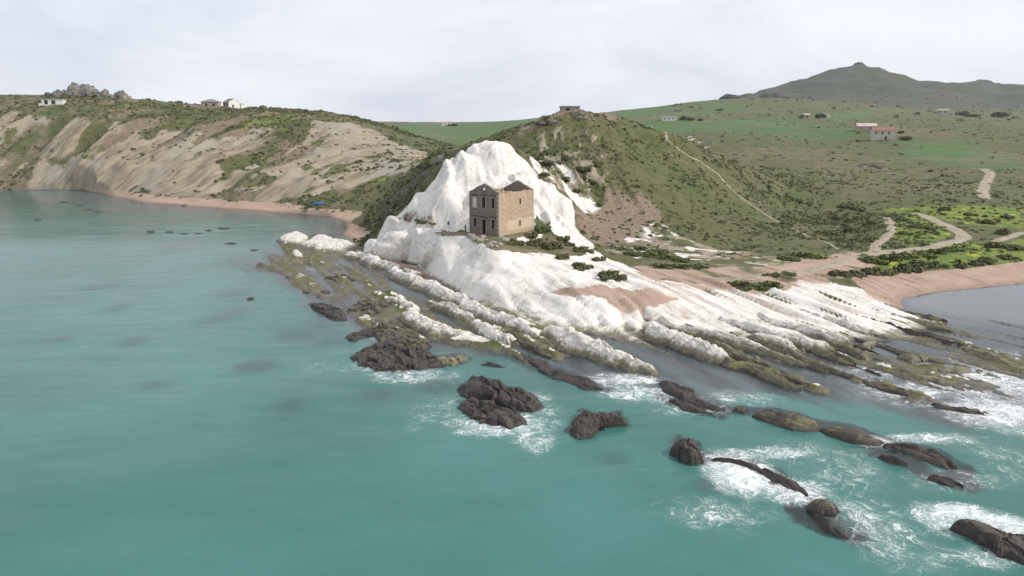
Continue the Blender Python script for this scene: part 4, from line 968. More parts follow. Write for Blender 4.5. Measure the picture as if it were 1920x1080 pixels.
def rock_mesh(name, outline, h, mat, seed, flat=2.4, rough=0.16, tilt=(0, 0), nth=110, ledge=0.0):
    flat = flat * 1.7
    vm = sum(p[1] for p in outline) / len(outline)
    W = np.array([at_z(u, v, (0.55 * h if v < vm else 0.0))[:2] for (u, v) in outline])
    ce = W.mean(0)
    th = np.linspace(0, 2 * np.pi, nth, endpoint=False)
    D = W - ce; an = np.arctan2(D[:, 1], D[:, 0]); ra = np.hypot(D[:, 0], D[:, 1])
    o_ = np.argsort(an); an, ra = an[o_], ra[o_]
    # radius along straight edges of the outline
    Rr = np.zeros(nth)
    Q = D[o_]
    for k, a in enumerate(th):
        dirv = np.array([math.cos(a), math.sin(a)]); best = 0
        for i in range(len(Q)):
            p, q_ = Q[i], Q[(i + 1) % len(Q)]
            e_ = q_ - p; den = dirv[0] * e_[1] - dirv[1] * e_[0]
            if abs(den) < 1e-9: continue
            tt = (p[0] * e_[1] - p[1] * e_[0]) / den; uu = (p[0] * dirv[1] - p[1] * dirv[0]) / den
            if tt > 0 and -1e-6 <= uu <= 1 + 1e-6: best = max(best, tt)
        Rr[k] = best if best else ra.mean()
    Rr = np.convolve(np.r_[Rr[-1], Rr, Rr[0]], [0.2, 0.6, 0.2], 'valid')
    rs = np.r_[np.linspace(0, 0.7, 16), 0.74, 0.78, 0.82, 0.86, 0.9, 0.93, 0.96, 0.98, 1.0, 1.03, 1.07, 1.12, 1.22, 1.40]
    RS, TH = np.meshgrid(rs, th, indexing='ij')
    RR = RS * Rr[None]
    x = RR * np.cos(TH); y = RR * np.sin(TH)
    size = Rr.mean()
    prof = np.where(RS <= 1.0, 1 - np.clip(RS, 0, 1) ** flat, -(RS - 1.0) * 3.0 / max(h, 0.3))
    nn = fbm((x + 11 * seed) / (0.45 * size), (y + 7 * seed) / (0.45 * size), 5, seed) - 0.5
    n_f = fbm((x + 11 * seed) / 0.55, (y + 7 * seed) / 0.55, 4, seed + 4) - 0.5
    bd = ridged((x * 0.907 + y * 0.42 + seed) / 0.9, (0.42 * x - 0.907 * y) / 5, 3, seed + 8) - 0.55
    n_r = ridged((x + 5 * seed) / 1.5, (y - 3 * seed) / 1.5, 4, seed + 9, 0.6) - 0.6
    ks = min(1.0, size / 3.0)
    xs_, ys_ = strike(x, y)
    f1_, c1_ = facet(xs_ / 1.0 + seed, ys_ / 2.2 + 2 * seed, seed + 21, 1.7); f2_, c2_ = facet(xs_ / 0.5 + seed, ys_ / 0.9, seed + 25, 1.5)
    z = 0.68 * h * prof * (1.0 + 0.5 * nn) + ks * (n_f * rough * 1.0 + bd * rough * 2.6 + n_r * rough * 0.6 + f1_ * rough * 2.8 + f2_ * rough * 1.1 - rough * 1.6 * sstep(0.12, 0.0, c1_)) * np.clip(prof * 1.6 + 0.25, 0, 1) + (x * tilt[0] + y * tilt[1]) * np.clip(prof, 0, 1)
    if ledge: z = z * (1 - ledge) + ledge * np.round(z / 0.35) * 0.35
    jx = (fbm(np.cos(TH) * 2.2 + seed, np.sin(TH) * 2.2 + RS * 0.8, 5, seed + 6, 0.6) - 0.5) * 0.55 * size * np.clip(RS, 0, 1)
    x = x + jx * np.cos(TH); y = y + jx * np.sin(TH)
    # one centre vertex
    Vv = [(0.0, 0.0, float(z[0].mean()))]; F3 = []
    Vv += [(float(x[i, k]), float(y[i, k]), float(z[i, k])) for i in range(1, len(rs)) for k in range(nth)]
    F = [(0, 1 + k, 1 + (k + 1) % nth) for k in range(nth)]
    for i in range(len(rs) - 2):
        b0, b1 = 1 + i * nth, 1 + (i + 1) * nth
        F += [(b0 + k, b1 + k, b1 + (k + 1) % nth, b0 + (k + 1) % nth) for k in range(nth)]
    me = bpy.data.meshes.new(name); me.from_pydata(Vv, [], F)
    for p in me.polygons: p.use_smooth = mat is M_MARL
    me.materials.append(mat)
    o = bpy.data.objects.new(name, me); o.location = (ce[0], ce[1], 0)
    return link(o)

MATS = {'M': M_MARL, 'W': M_WEED, 'D': M_DARK, 'G': M_GREYROCK}
for k, (lb, pts, mk, blk) in enumerate(RIBS):
    o = rib_mesh('rock_rib', pts, MATS[mk], 11 + 7 * k, blk, 0.13 if mk == 'M' else 0.14)
    tag(o, lb, 'rock', 'ribs of tilted rock running into the sea')
# long thin ribs, one beyond the other, across the outer right-hand shelf
rng = np.random.RandomState(5)
NTH = ['nearest the open sea', 'second', 'third', 'fourth', 'fifth', 'sixth', 'seventh', 'eighth', 'ninth', 'tenth', 'eleventh', 'twelfth', 'thirteenth', 'fourteenth', 'fifteenth', 'sixteenth', 'seventeenth', 'eighteenth', 'nineteenth', 'twentieth',
       'twenty-first', 'twenty-second', 'twenty-third', 'twenty-fourth', 'twenty-fifth', 'twenty-sixth', 'twenty-seventh', 'twenty-eighth']
def unproject(x, y):                                   # place on the water -> image reading
    dy_, dz_ = y * CP - (-CAM_H) * SP, y * SP + (-CAM_H) * CP
    return 960 + FPX * x / dy_, 540 - FPX * dz_ / dy_
n_a = strike(*at_z(1440, 700)[:2])[0]; n_b = strike(*at_z(1800, 606)[:2])[0]
kk = 26
for k in range(kk):
    n0 = n_a + (n_b - n_a) * (k + rng.uniform(-0.25, 0.25)) / (kk - 1)
    s0 = -88 + 14 * (1 - k / kk) + rng.uniform(-8, 6); ln = rng.uniform(13, 26)
    pts = []
    for t_ in np.linspace(0, 1, 6):
        s_ = s0 + ln * t_; n_ = n0 + rng.uniform(-0.25, 0.25)
        x_, y_ = n_ * (-SY) + s_ * SX, n_ * SX + s_ * SY
        u_, v_ = unproject(x_, y_)
        pts.append((u_, v_, (0.18 if t_ in (0, 1) else rng.uniform(0.3, 0.75)), (0.35 if t_ in (0, 1) else rng.uniform(0.38, 0.7))))
    o = rib_mesh('rock_rib', pts, [M_GREYROCK, M_WEED, M_GREYROCK, M_DARK][k % 4], 400 + k, 0.3, 0.13)
    tag(o, 'long thin rib on the outer right-hand shelf, ' + NTH[k] + (' counting from the open sea' if k else ''), 'rock', 'thin ribs on the outer shelf')

for k, (lb, ol, h, mk, fl, ti) in enumerate(ROCKS):
    o = rock_mesh('sea_rock', ol, h, MATS[mk], 3 + 5 * k, fl, 0.15 if mk != 'M' else 0.07, ti)
    tag(o, lb, 'rock', 'rocks standing in the sea')
def lobe(label, u, v, d, rx, ry, rz, seed, rzrot=0.0):
    p_ = at_d(u, v, d)
    bm = bmesh.new(); bmesh.ops.create_icosphere(bm, subdivisions=5, radius=1.0)
    me = bpy.data.meshes.new('rock_lobe'); bm.to_mesh(me); bm.free()
    P = np.zeros(len(me.vertices) * 3, np.float32); me.vertices.foreach_get('co', P); P = P.reshape(-1, 3)
    f = 0.72 + 0.56 * fbm(P[:, 0] * 1.5 + seed, P[:, 1] * 1.2 + P[:, 2] * 1.1, 4, seed) + 0.05 * fbm(P[:, 0] * 5 + seed, P[:, 2] * 5 + P[:, 1] * 2, 3, seed + 2)
    P = P * f[:, None] * [rx, ry, rz]
    me.vertices.foreach_set('co', P.astype(np.float32).ravel())
    for q_ in me.polygons: q_.use_smooth = True
    me.materials.append(M_LOBE)
    o = bpy.data.objects.new('rock_lobe', me); o.location = p_; o.rotation_euler[2] = rzrot
    tag(link(o), label, 'rock', 'lobes at the foot of the white headland')
M_LOBE = rock_material('smooth_marl', (0.67, 0.65, 0.61), (0.52, 0.49, 0.44), 0.6)
lobe('big rounded white lobe above the sandy gap at the left of the headland', 750, 464, 153.4, 5.6, 3.6, 3.9, 3)
lobe('low white lobe at the far left foot of the headland', 708, 470, 159, 3.0, 3.0, 2.6, 7)
lobe('steep white lobe right of the deep crease below the terrace', 812, 468, 141.6, 3.6, 4.2, 4.0, 11, R(25))
SPECK = [(432,457,14,3),(372,438,8,2),(345,438,9,2),(318,435,9,2),(283,434,9,2),(476,469,10,2),(420,428,14,2),(392,432,8,2),(72,412,9,2),(165,394,12,2),(186,397,9,2),(150,385,10,1.5),(120,379,12,2),(470,560,8,3),(545,520,12,4),(610,548,12,4),(585,535,14,4),(575,548,8,3)]
ORDS = ['leftmost', 'second', 'third', 'fourth', 'fifth', 'sixth', 'seventh', 'eighth', 'ninth', 'tenth', 'eleventh', 'twelfth', 'thirteenth', 'fourteenth', 'fifteenth', 'sixteenth', 'seventeenth', 'eighteenth', 'nineteenth', 'twentieth']
for k, (u, v, ru, rv) in enumerate(sorted(SPECK)):
    o = rock_mesh('sea_rock', [(u - ru, v), (u - ru * .4, v - rv), (u + ru * .5, v - rv), (u + ru, v), (u + ru * .3, v + rv), (u - ru * .5, v + rv)], 0.28, M_DARK, 300 + k, 2.4, 0.1, nth=24)
    tag(o, ORDS[k] + (' from left' if k else '') + ', small dark rock awash in the left-hand cove', 'rock', 'small rocks awash in the cove')

# ------------------------------------------------------------------ the roofless stone house
def masonry(name, c1, c2, c3, scale, plaster=None, low=None):
    t = NT(name)
    tc = t.n.new('ShaderNodeTexCoord'); mp = t.n.new('ShaderNodeMapping'); mp.inputs['Scale'].default_value = (1, 1, 1.55)
    t.l.new(tc.outputs['Object'], mp.inputs['Vector']); vec = mp.outputs['Vector']
    vv = t.n.new('ShaderNodeTexVoronoi'); vv.inputs['Scale'].default_value = scale; t.l.new(vec, vv.inputs['Vector'])
    ed = t.n.new('ShaderNodeTexVoronoi'); ed.feature = 'DISTANCE_TO_EDGE'; ed.inputs['Scale'].default_value = scale; t.l.new(vec, ed.inputs['Vector'])
    r = t.sep(vv.outputs['Color'])[0]
    n = t.noise(1.1, 5, 0.65, vec); n2 = t.noise(6, 4, 0.6, vec)
    c = t.mix(r, c1, c2)
    c = t.mix(t.ss(ed.outputs['Distance'], 0.10, 0.02), c, c3)
    c = t.mix(t.ss(n, 0.50, 0.70, 0, 0.7), c, c3)
    if plaster:
        z = t.n.new('ShaderNodeSeparateXYZ'); t.l.new(tc.outputs['Object'], z.inputs[0])
        zz = t.math('ADD', z.outputs['Z'], t.math('MULTIPLY', n, 1.6)); 
        band = t.math('MULTIPLY', t.ss(zz, 1.2, 1.7), t.ss(zz, 3.7, 3.1))
        c = t.mix(t.math('MULTIPLY', band, t.ss(z.outputs['X'], 1.5, 3.2, 0.1, 0.85)), c, plaster)
    h = t.math('ADD', t.ss(ed.outputs['Distance'], 0.0, 0.12), t.math('MULTIPLY', n2, 0.5))
    return t.done(t.bsdf(c, 0.95, t.bump(h, 0.8, 0.06), 0.15))
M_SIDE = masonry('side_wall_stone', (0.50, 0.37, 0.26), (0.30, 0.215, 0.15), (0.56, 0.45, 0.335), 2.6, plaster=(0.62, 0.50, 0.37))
M_FRONT = masonry('shaded_wall_stone', (0.225, 0.19, 0.155), (0.16, 0.135, 0.11), (0.25, 0.215, 0.175), 2.4)  # grey front stone, set darker so its colour carries part of the shade
M_TRIM = simple('dressed_stone', (0.42, 0.36, 0.29), 0.2, 4)
M_TRIMD = simple('weathered_dressed_stone', (0.30, 0.265, 0.22), 0.25, 4)
M_HOOD = simple('lichened_moulding', (0.11, 0.09, 0.075), 0.25, 4)
M_PLASTER = simple('pale_render', (0.52, 0.48, 0.42), 0.2, 3)
M_FLOOR = simple('house_dirt_floor', (0.20, 0.16, 0.12), 0.3, 2)

house = empty('stone_house', (HC[0], HC[1], HZ - 0.05), math.atan2(0.8, 0.6))
tag(house, 'roofless two-storey stone house with gabled front on the white headland', 'house')
HL, HW, HH, TH_, APEX = 11.1, 7.2, 7.9, 0.6, 9.55
def wall_cells(mb, along0, along1, z0, z1, holes, put):
    xs = sorted({along0, along1, *[h[0] for h in holes], *[h[1] for h in holes]})
    zs = sorted({z0, z1, *[h[2] for h in holes], *[h[3] for h in holes]})
    for a, b in zip(xs, xs[1:]):
        run = None
        for c, d in zip(zs, zs[1:]):
            inside = any(h[0] <= (a + b) / 2 <= h[1] and h[2] <= (c + d) / 2 <= h[3] for h in holes)
            if inside:
                if run: put(mb, a, b, *run); run = None
            else:
                run = (run[0], d) if run else (c, d)
        if run: put(mb, a, b, *run)
# front wall: x = 0..TH_, spans y = 0..HW
FRONT = [('window', 1.45, 0.78, 1.20, 2.95), ('door', 3.68, 1.0, 0.0, 2.85), ('window', 5.80, 0.78, 1.25, 3.0), ('window', 1.45, 0.72, 5.05, 6.95), ('window', 3.68, 0.80, 5.0, 7.0), ('blind', 5.82, 0.85, 5.0, 6.9)]
holes = [(y - w / 2, y + w / 2, a, b) for k, y, w, a, b in FRONT if k != 'blind']
mb = MB()
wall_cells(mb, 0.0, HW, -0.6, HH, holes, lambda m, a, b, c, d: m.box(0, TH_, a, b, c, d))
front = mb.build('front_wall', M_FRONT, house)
# gable above, with a round opening, weathered top edge
rg = random.Random(4)
def gable(x0, x1, name, mat, hole=True):
    m = MB(); oc = (HW / 2 + 0.1, 8.5, 0.26)
    top = [(0.0, HH)]
    for i in range(1, 24):
        y = HW * i / 24
        zt = HH + (APEX - HH) * (1 - abs(y - HW / 2) / (HW / 2)) + rg.uniform(-0.06, 0.06)
        top.append((y, zt))
    top.append((HW, HH))
    # strips leave a gap for the round opening
    for (y0, a), (y1, b) in zip(top, top[1:]):
        lo = HH + 0.002
        if hole and y1 > oc[0] - oc[2] and y0 < oc[0] + oc[2]:
            m.prism([(y0, lo), (y1, lo), (y1, oc[1] - 0.24), (y0, oc[1] - 0.24)], 0, x0, x1)
            m.prism([(y0, oc[1] + 0.24), (y1, oc[1] + 0.24), (y1, max(b, oc[1] + .3)), (y0, max(a, oc[1] + .3))], 0, x0, x1)
        elif a > lo + .01 or b > lo + .01:
            m.prism([(y0, lo), (y1, lo), (y1, max(b, lo + 0.01)), (y0, max(a, lo + 0.01))], 0, x0, x1)
    return m.build(name, mat, house)
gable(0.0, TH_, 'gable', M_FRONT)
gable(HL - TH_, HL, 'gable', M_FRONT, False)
# long side wall: y = 0..TH_, and its fellow; rear wall
side_holes = [(6.27, 6.83, 5.42, 6.45), (6.22, 6.78, 1.28, 2.3)]
mb = MB(); wall_cells(mb, TH_, HL - TH_, -0.6, HH - 0.12, side_holes, lambda m, a, b, c, d: m.box(a, b, -0.003, TH_, c, d))
mb.box(0.003, TH_, -0.003, 0.0, -0.6, HH); mb.box(HL - TH_, HL - 0.003, -0.003, 0.0, -0.6, HH)
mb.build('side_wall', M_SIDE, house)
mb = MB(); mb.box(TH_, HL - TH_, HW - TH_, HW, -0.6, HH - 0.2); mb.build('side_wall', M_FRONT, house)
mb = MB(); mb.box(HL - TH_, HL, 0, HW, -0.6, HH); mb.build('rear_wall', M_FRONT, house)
mb = MB(); mb.box(TH_, HL - TH_, TH_, HW - TH_, -0.3, 0.04); mb.build('floor', M_FLOOR, house)
mb = MB(); mb.box(TH_, HL - TH_, TH_, HW - TH_, 4.05, 4.3); mb.build('upper_floor', M_FLOOR, house)
mb = MB(); mb.box(TH_, HL - TH_, TH_, HW - TH_, 7.25, 7.45); mb.build('added_ceiling', M_FLOOR, house)  # unseen ceiling added to keep the rooms below dark
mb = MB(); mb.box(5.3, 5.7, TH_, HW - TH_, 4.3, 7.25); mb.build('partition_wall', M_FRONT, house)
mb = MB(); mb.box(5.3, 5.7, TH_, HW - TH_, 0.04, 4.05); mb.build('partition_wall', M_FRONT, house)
for kind, y, w, a, b in FRONT:                       # surrounds, sills and hood mouldings
    if kind == 'blind':
        MB().box(-0.015, 0.1, y - w / 2, y + w / 2, a, b).build('blocked_window', M_PLASTER, house)
        bw = house.children[-1]
    fr = MB(); t_ = 0.17
    fr.box(-0.05, 0.12, y - w / 2 - t_, y - w / 2, a, b); fr.box(-0.05, 0.12, y + w / 2, y + w / 2 + t_, a, b); fr.box(-0.05, 0.12, y - w / 2 - t_, y + w / 2 + t_, b, b + t_)
    fo_ = fr.build(('door' if kind == 'door' else 'window') + '_surround', M_TRIMD, house)
    hd = MB(); hd.box(-0.26, 0.05, y - w / 2 - 0.34, y + w / 2 + 0.34, b + 0.42, b + 0.56); hd.box(-0.17, 0.05, y - w / 2 - 0.26, y + w / 2 + 0.26, b + 0.30, b + 0.42)
    hd.build('hood_moulding', M_HOOD, fo_)
    if kind != 'door':
        MB().box(-0.14, 0.10, y - w / 2 - 0.22, y + w / 2 + 0.22, a - 0.14, a).build('sill', M_TRIMD, fo_)
for (x0, x1, a, b) in side_holes:
    fr = MB(); t_ = 0.15
    fr.box(x0 - t_, x0, -0.04, 0.1, a - t_, b + t_); fr.box(x1, x1 + t_, -0.04, 0.1, a - t_, b + t_); fr.box(x0, x1, -0.04, 0.1, b, b + t_); fr.box(x0, x1, -0.04, 0.1, a - t_, a)
    fr.build('window_surround', M_TRIM, house)
# corner stones
zq = 0.0
k = 0
while zq < HH - 0.5:
    hq = rg.uniform(0.36, 0.5)
    la, lb_ = (0.62, 0.34) if k % 2 else (0.34, 0.62)
    for cx_ in (0, 1):
        if cx_ == 0: MB().box(-0.025, lb_, -0.035, la * 0.9, zq, zq + hq - 0.03).build('quoin', M_TRIM, house, 0.015)
        else: MB().box(HL - lb_, HL + 0.025, -0.035, la, zq, zq + hq - 0.03).build('quoin', M_TRIM, house, 0.015)
    zq += hq; k += 1
# loose stones left along the broken wall tops
for i in range(46):
    w_ = rg.uniform(0.2, 0.5); h_ = rg.uniform(0.08, 0.32)
    if i < 26: x_, y_, zt = rg.uniform(0.9, HL - 0.9), rg.uniform(0.15, 0.45), HH - 0.14
    else: x_, y_, zt = rg.uniform(0.9, HL - 0.9), HW - rg.uniform(0.15, 0.45), HH - 0.22
    if i in (2, 3, 4, 5): x_, h_ = rg.uniform(0.75, 1.6), rg.uniform(0.3, 0.65)
    MB().box(x_ - w_ / 2, x_ + w_ / 2, y_ - 0.14, y_ + 0.14, zt, zt + h_).build('coping_stone', M_SIDE, house, 0.03)
# broken roof slope still hanging behind the front gable
mb = MB()
mb.poly([(TH_, 1.0, HH + 0.32), (TH_ + 1.0, 1.1, HH + 0.37), (TH_ + 1.5, 0.5, HH + 0.08), (TH_, 0.35, HH + 0.02), (TH_, 1.0, HH + 0.22), (TH_ + 1.0, 1.1, HH + 0.27), (TH_ + 1.5, 0.5, HH - 0.02), (TH_, 0.35, HH - 0.08)],
        [(0, 1, 2, 3), (7, 6, 5, 4), (0, 4, 5, 1), (1, 5, 6, 2), (2, 6, 7, 3), (3, 7, 4, 0)])
mb.build('roof_remnant', M_TRIMD, house)

# ------------------------------------------------------------------ buildings on the hills
M_WHITEW = simple('white_render', (0.72, 0.70, 0.65), 0.12, 1.2)
M_GREYW = simple('grey_render', (0.50, 0.46, 0.39), 0.15, 1.2)
M_TANW = simple('tan_render', (0.36, 0.30, 0.24), 0.2, 1.0)
M_REDT = simple('red_tiles', (0.30, 0.145, 0.115), 0.35, 2.0)
M_GREYT = simple('grey_tiles', (0.23, 0.21, 0.21), 0.25, 2.0)
M_PALET = simple('pale_tiles', (0.50, 0.42, 0.36), 0.2, 2.0)
M_PANE = simple('dark_window_pane', (0.03, 0.032, 0.036), 0.2, 2.0, 0.25)
def building(name, label, u, v, L, W, H, rh, rz, mw, mr, wins=(), gwins=(), hip=False, flat=False, mgable=None, cat='house', doff=0.0, dmin=200):
    g = on_ground(u, v, dmin)
    zb = float(min(height(g[0], g[1]), height(g[0] + 4, g[1]))) + doff
    e_ = empty(name, (g[0], g[1], zb), rz)
    tag(e_, label, cat)
    x0, x1 = -L / 2, L / 2
    m = MB()
    m.box(x0, x1, 0, W, -2.5, H)
    if not hip and not flat:
        m.prism([(0, H), (W, H), (W / 2, H + rh)], 0, x0, x1)
    m.build('wall', mw, e_)
    if mgable: MB().box(x1, x1 + 0.06, -0.05, W + 0.05, -2.5, H).prism([(0, H), (W, H), (W / 2, H + rh)], 0, x1 + 0.001, x1 + 0.06).build('gable_end', mgable, e_)
    o_ = 0.35
    r = MB()
    if flat:
        r.box(x0 - .2, x1 + .2, -.2, W + .2, H, H + 0.3)
    elif hip:
        r.poly([(x0 - o_, -o_, H), (x1 + o_, -o_, H), (x1 + o_, W + o_, H), (x0 - o_, W + o_, H), (x0 + W / 2, W / 2, H + rh), (x1 - W / 2, W / 2, H + rh)], [(0, 1, 5, 4), (1, 2, 5), (2, 3, 4, 5), (3, 0, 4), (3, 2, 1, 0)])
    else:
        for s in (0, 1):
            ye = -o_ if s == 0 else W + o_
            zd = H - rh / (W / 2) * o_
            pts = [(x0 - .15, ye, zd + .06), (x1 + .02, ye, zd + .06), (x1 + .02, W / 2, H + rh + .06), (x0 - .15, W / 2, H + rh + .06)]
            r.poly(pts + [(p[0], p[1], p[2] + 0.2) for p in pts], [(0, 1, 2, 3), (7, 6, 5, 4), (0, 4, 5, 1), (1, 5, 6, 2), (2, 6, 7, 3), (3, 7, 4, 0)])
    r.build('roof', mr, e_)
    for (x, zc, w, h) in wins:
        nm = 'door' if zc - h / 2 < 0.15 else 'window'
        f = MB().box(x - w / 2, x + w / 2, -0.04, 0.05, zc - h / 2, zc + h / 2).build(nm, M_PANE, e_)
        MB().box(x - w / 2 - .15, x + w / 2 + .15, -0.12, 0.02, zc - h / 2 - .16, zc - h / 2 - .02).build('sill', mw, f)
    for (y, zc, w, h) in gwins:
        MB().box(x1 + 0.03, x1 + 0.10, y - w / 2, y + w / 2, zc - h / 2, zc + h / 2).build('window', M_PANE, e_)
    return e_
building('farmhouse', 'two-storey farmhouse with red tiled roof and white gable end', 1656, 262, 13.5, 7.0, 5.6, 1.9, R(-18), M_GREYW, M_REDT,
         [(-4.6, 4.1, 1.0, 1.3), (-0.8, 4.1, 1.0, 1.3), (2.9, 4.1, 1.0, 1.3), (1.4, 1.0, 1.3, 2.0)], [(3.5, 4.2, .9, 1.2), (3.5, 1.6, .9, 1.2)], mgable=M_WHITEW)
building('barn', 'low pale-roofed barn just left of the red-roofed farmhouse', 1625, 247, 13.0, 8.0, 3.6, 2.0, R(-16), M_TANW, M_PALET, [(3.0, 2.4, 1.2, 1.2)], [(4.0, 2.6, 1.4, 2.2)], mgable=M_WHITEW, cat='barn')
building('bungalow', 'long white bungalow below the skyline right of the central hill', 1254, 227, 13.5, 7, 3.4, 1.2, R(-14), M_WHITEW, M_GREYT, [(-4, 1.9, 1.2, 1.3), (0, 1.9, 1.2, 1.3), (4, 1.9, 1.2, 1.3)])
building('cottage', 'tiny pale cottage beside a dark round tree on the green slope', 1513, 223, 5.5, 5, 4.4, 1.4, R(-15), M_TANW, M_PALET, [(0, 2.6, 1.6, 1.8)])
building('cottage', 'small white cottage just right of the dark round tree', 1550, 220, 7, 5, 3.2, 1.2, R(-20), M_WHITEW, M_GREYT, [(0, 1.8, 1, 1.2)])
building('ruined_farm', 'pale ruined farm under the mountain', 1768, 213, 16, 9, 4.5, 2.0, R(-25), M_PALET, M_TANW, [(-4, 2.5, 2, 2.2), (3, 2.5, 2, 2.2)])
building('long_house', 'long white flat-roofed building on the far left upland', 96, 198, 11.5, 5, 2.8, 0, R(12), M_WHITEW, M_PALET, [(-5, 1.9, 1.3, 1.4), (-2.2, 1.6, 1.6, 2), (1.2, 1.6, 1.8, 2)], flat=True)
building('villa', 'grey hip-roofed villa on the left skyline', 394, 202, 9.5, 8, 3.6, 1.7, R(10), M_TANW, M_GREYT, [(-2, 1.9, 1.2, 1.4), (2, 1.9, 1.2, 1.4)], hip=True)
building('villa', 'white gabled villa on the left skyline with grey roof', 424, 203, 6.5, 6.5, 3.8, 1.9, R(-42), M_TANW, M_GREYT, [(-1.6, 2.8, 1.2, 1.6), (1.6, 2.8, 1.2, 1.6)], [(2.5, 1.8, 1.0, 1.4)], mgable=M_WHITEW)
building('shed', 'small white shed right of the white gabled villa', 446, 203, 4.5, 4, 2.6, 0, R(-10), M_WHITEW, M_PALET, [(0, 1.4, 1, 1.2)], flat=True, cat='shed')
building('summit_hut', 'small square stone ruin on top of the central hill', 1071, 208, 5.0, 4, 1.6, 0, R(8), M_GREYROCK, M_GREYROCK, [(-1, 0.9, 1.2, .8)], flat=True, cat='ruin', dmin=150)
building('far_farm', 'distant white farm on the skyline of the green field', 838, 236, 15, 9, 5, 2, R(5), M_WHITEW, M_PALET, [(-3, 2.5, 1.5, 1.8), (3, 2.5, 1.5, 1.8)])

# ------------------------------------------------------------------ crags on the skyline
def crag(label, u, v, d, rx, ry, h, seed, mat, rz=0.0):
    p = at_d(u, v, d)
    zb = float(height(p[0], p[1]))
    n1, n2 = 44, 22
    th, ph = np.meshgrid(np.linspace(0, 2 * np.pi, n1, endpoint=False), np.linspace(0, 0.5 * np.pi, n2), indexing='ij')
    x, y, z = np.cos(th) * np.cos(ph), np.sin(th) * np.cos(ph), np.sin(ph)
    f = 0.55 + 0.8 * fbm(x * 3.2 + seed, (y + z * 0.9) * 3.2, 5, seed, 0.6) + 0.35 * (ridged(x * 3 + seed, z * 2 + y, 4, seed + 3) - 0.5)
    V_ = np.stack([x * f * rx, y * f * ry, z * f * h - 2.0], -1).reshape(-1, 3)
    ii = np.arange(n1 * n2).reshape(n1, n2)
    F = np.stack([ii[:, :-1], np.roll(ii, -1, 0)[:, :-1], np.roll(ii, -1, 0)[:, 1:], ii[:, 1:]], -1).reshape(-1, 4)
    o = bpy.data.objects.new('crag', np_mesh('crag', V_, F, mat)); o.location = (p[0], p[1], zb); o.rotation_euler[2] = rz
    return tag(link(o), label, 'rock', 'crags on the skyline')
def crag_material(name, a, b, veg):
    t = NT(name)
    n = t.noise(0.10, 6, 0.65); n2 = t.noise(0.5, 5, 0.7); v = t.noise(0.28, 5, 0.65, t.pos((1, 1, 0.35)))
    c = t.mix(t.ss(n2, 0.35, 0.65), a, b)
    c = t.mix(t.ss(v, 0.5, 0.66), c, veg)
    c = t.mix(t.math('MULTIPLY', t.ss(t.nz(), 0.55, 0.85), t.ss(n, 0.4, 0.55)), c, veg)
    return t.done(t.bsdf(c, 0.95, t.bump(t.math('ADD', n2, v), 1.0, 1.2), 0.1))
M_CRAG = crag_material('grey_crag', (0.32, 0.30, 0.275), (0.20, 0.19, 0.175), (0.085, 0.09, 0.05))
M_CRAG2 = crag_material('dark_crag', (0.13, 0.125, 0.115), (0.085, 0.085, 0.075), (0.06, 0.065, 0.04))
crag('broad grey limestone crag crowning the left upland', 152, 176, 600, 16, 10, 12.5, 3, M_CRAG)
crag('grey crag shoulder left of the broad limestone crag', 118, 182, 598, 14, 9, 7.5, 8, M_CRAG)
crag('small rounded grey crag between its two larger neighbours', 196, 180, 592, 7.5, 6, 10.5, 5, M_CRAG)
crag('rounded grey crag at the right end of the upland row', 226, 182, 590, 9.5, 7, 11.5, 12, M_CRAG)
crag('low dark rock back right of the rounded crag', 268, 193, 575, 11, 7, 4.2, 14, M_CRAG2)
crag('dark hump of rock on the skyline left of the mountain', 1370, 190, 1300, 22, 14, 9, 21, M_CRAG2)
crag('dark toothed crag where the mountain slope begins', 1446, 184, 1420, 30, 16, 13, 25, M_CRAG2)
crag('pointed rock tip on the mountain summit', 1610, 138, 2235, 17, 14, 11, 31, M_CRAG2)
crag('grey rock cap on the hill just behind the white summit', 855, 293, 206, 5.5, 4, 3.6, 41, M_CRAG)
crag('second grey rock cap lower down behind the white summit', 838, 300, 206, 4, 3, 2.6, 44, M_CRAG)
crag('striped pale outcrop on the brown slope below the farmhouse', 1632, 312, 340, 9, 4, 3.2, 47, M_CRAG)
M_CRAG3 = crag_material('tan_outcrop', (0.36, 0.31, 0.25), (0.24, 0.20, 0.16), (0.10, 0.10, 0.055))
crag('pale boulder outcrop on the crest of the central hill', 1040, 222, 211, 5, 3.5, 2.4, 51, M_CRAG3)
crag('broken pale rocks on the summit of the central hill', 1085, 214, 213, 4.5, 4, 2.2, 53, M_CRAG3)

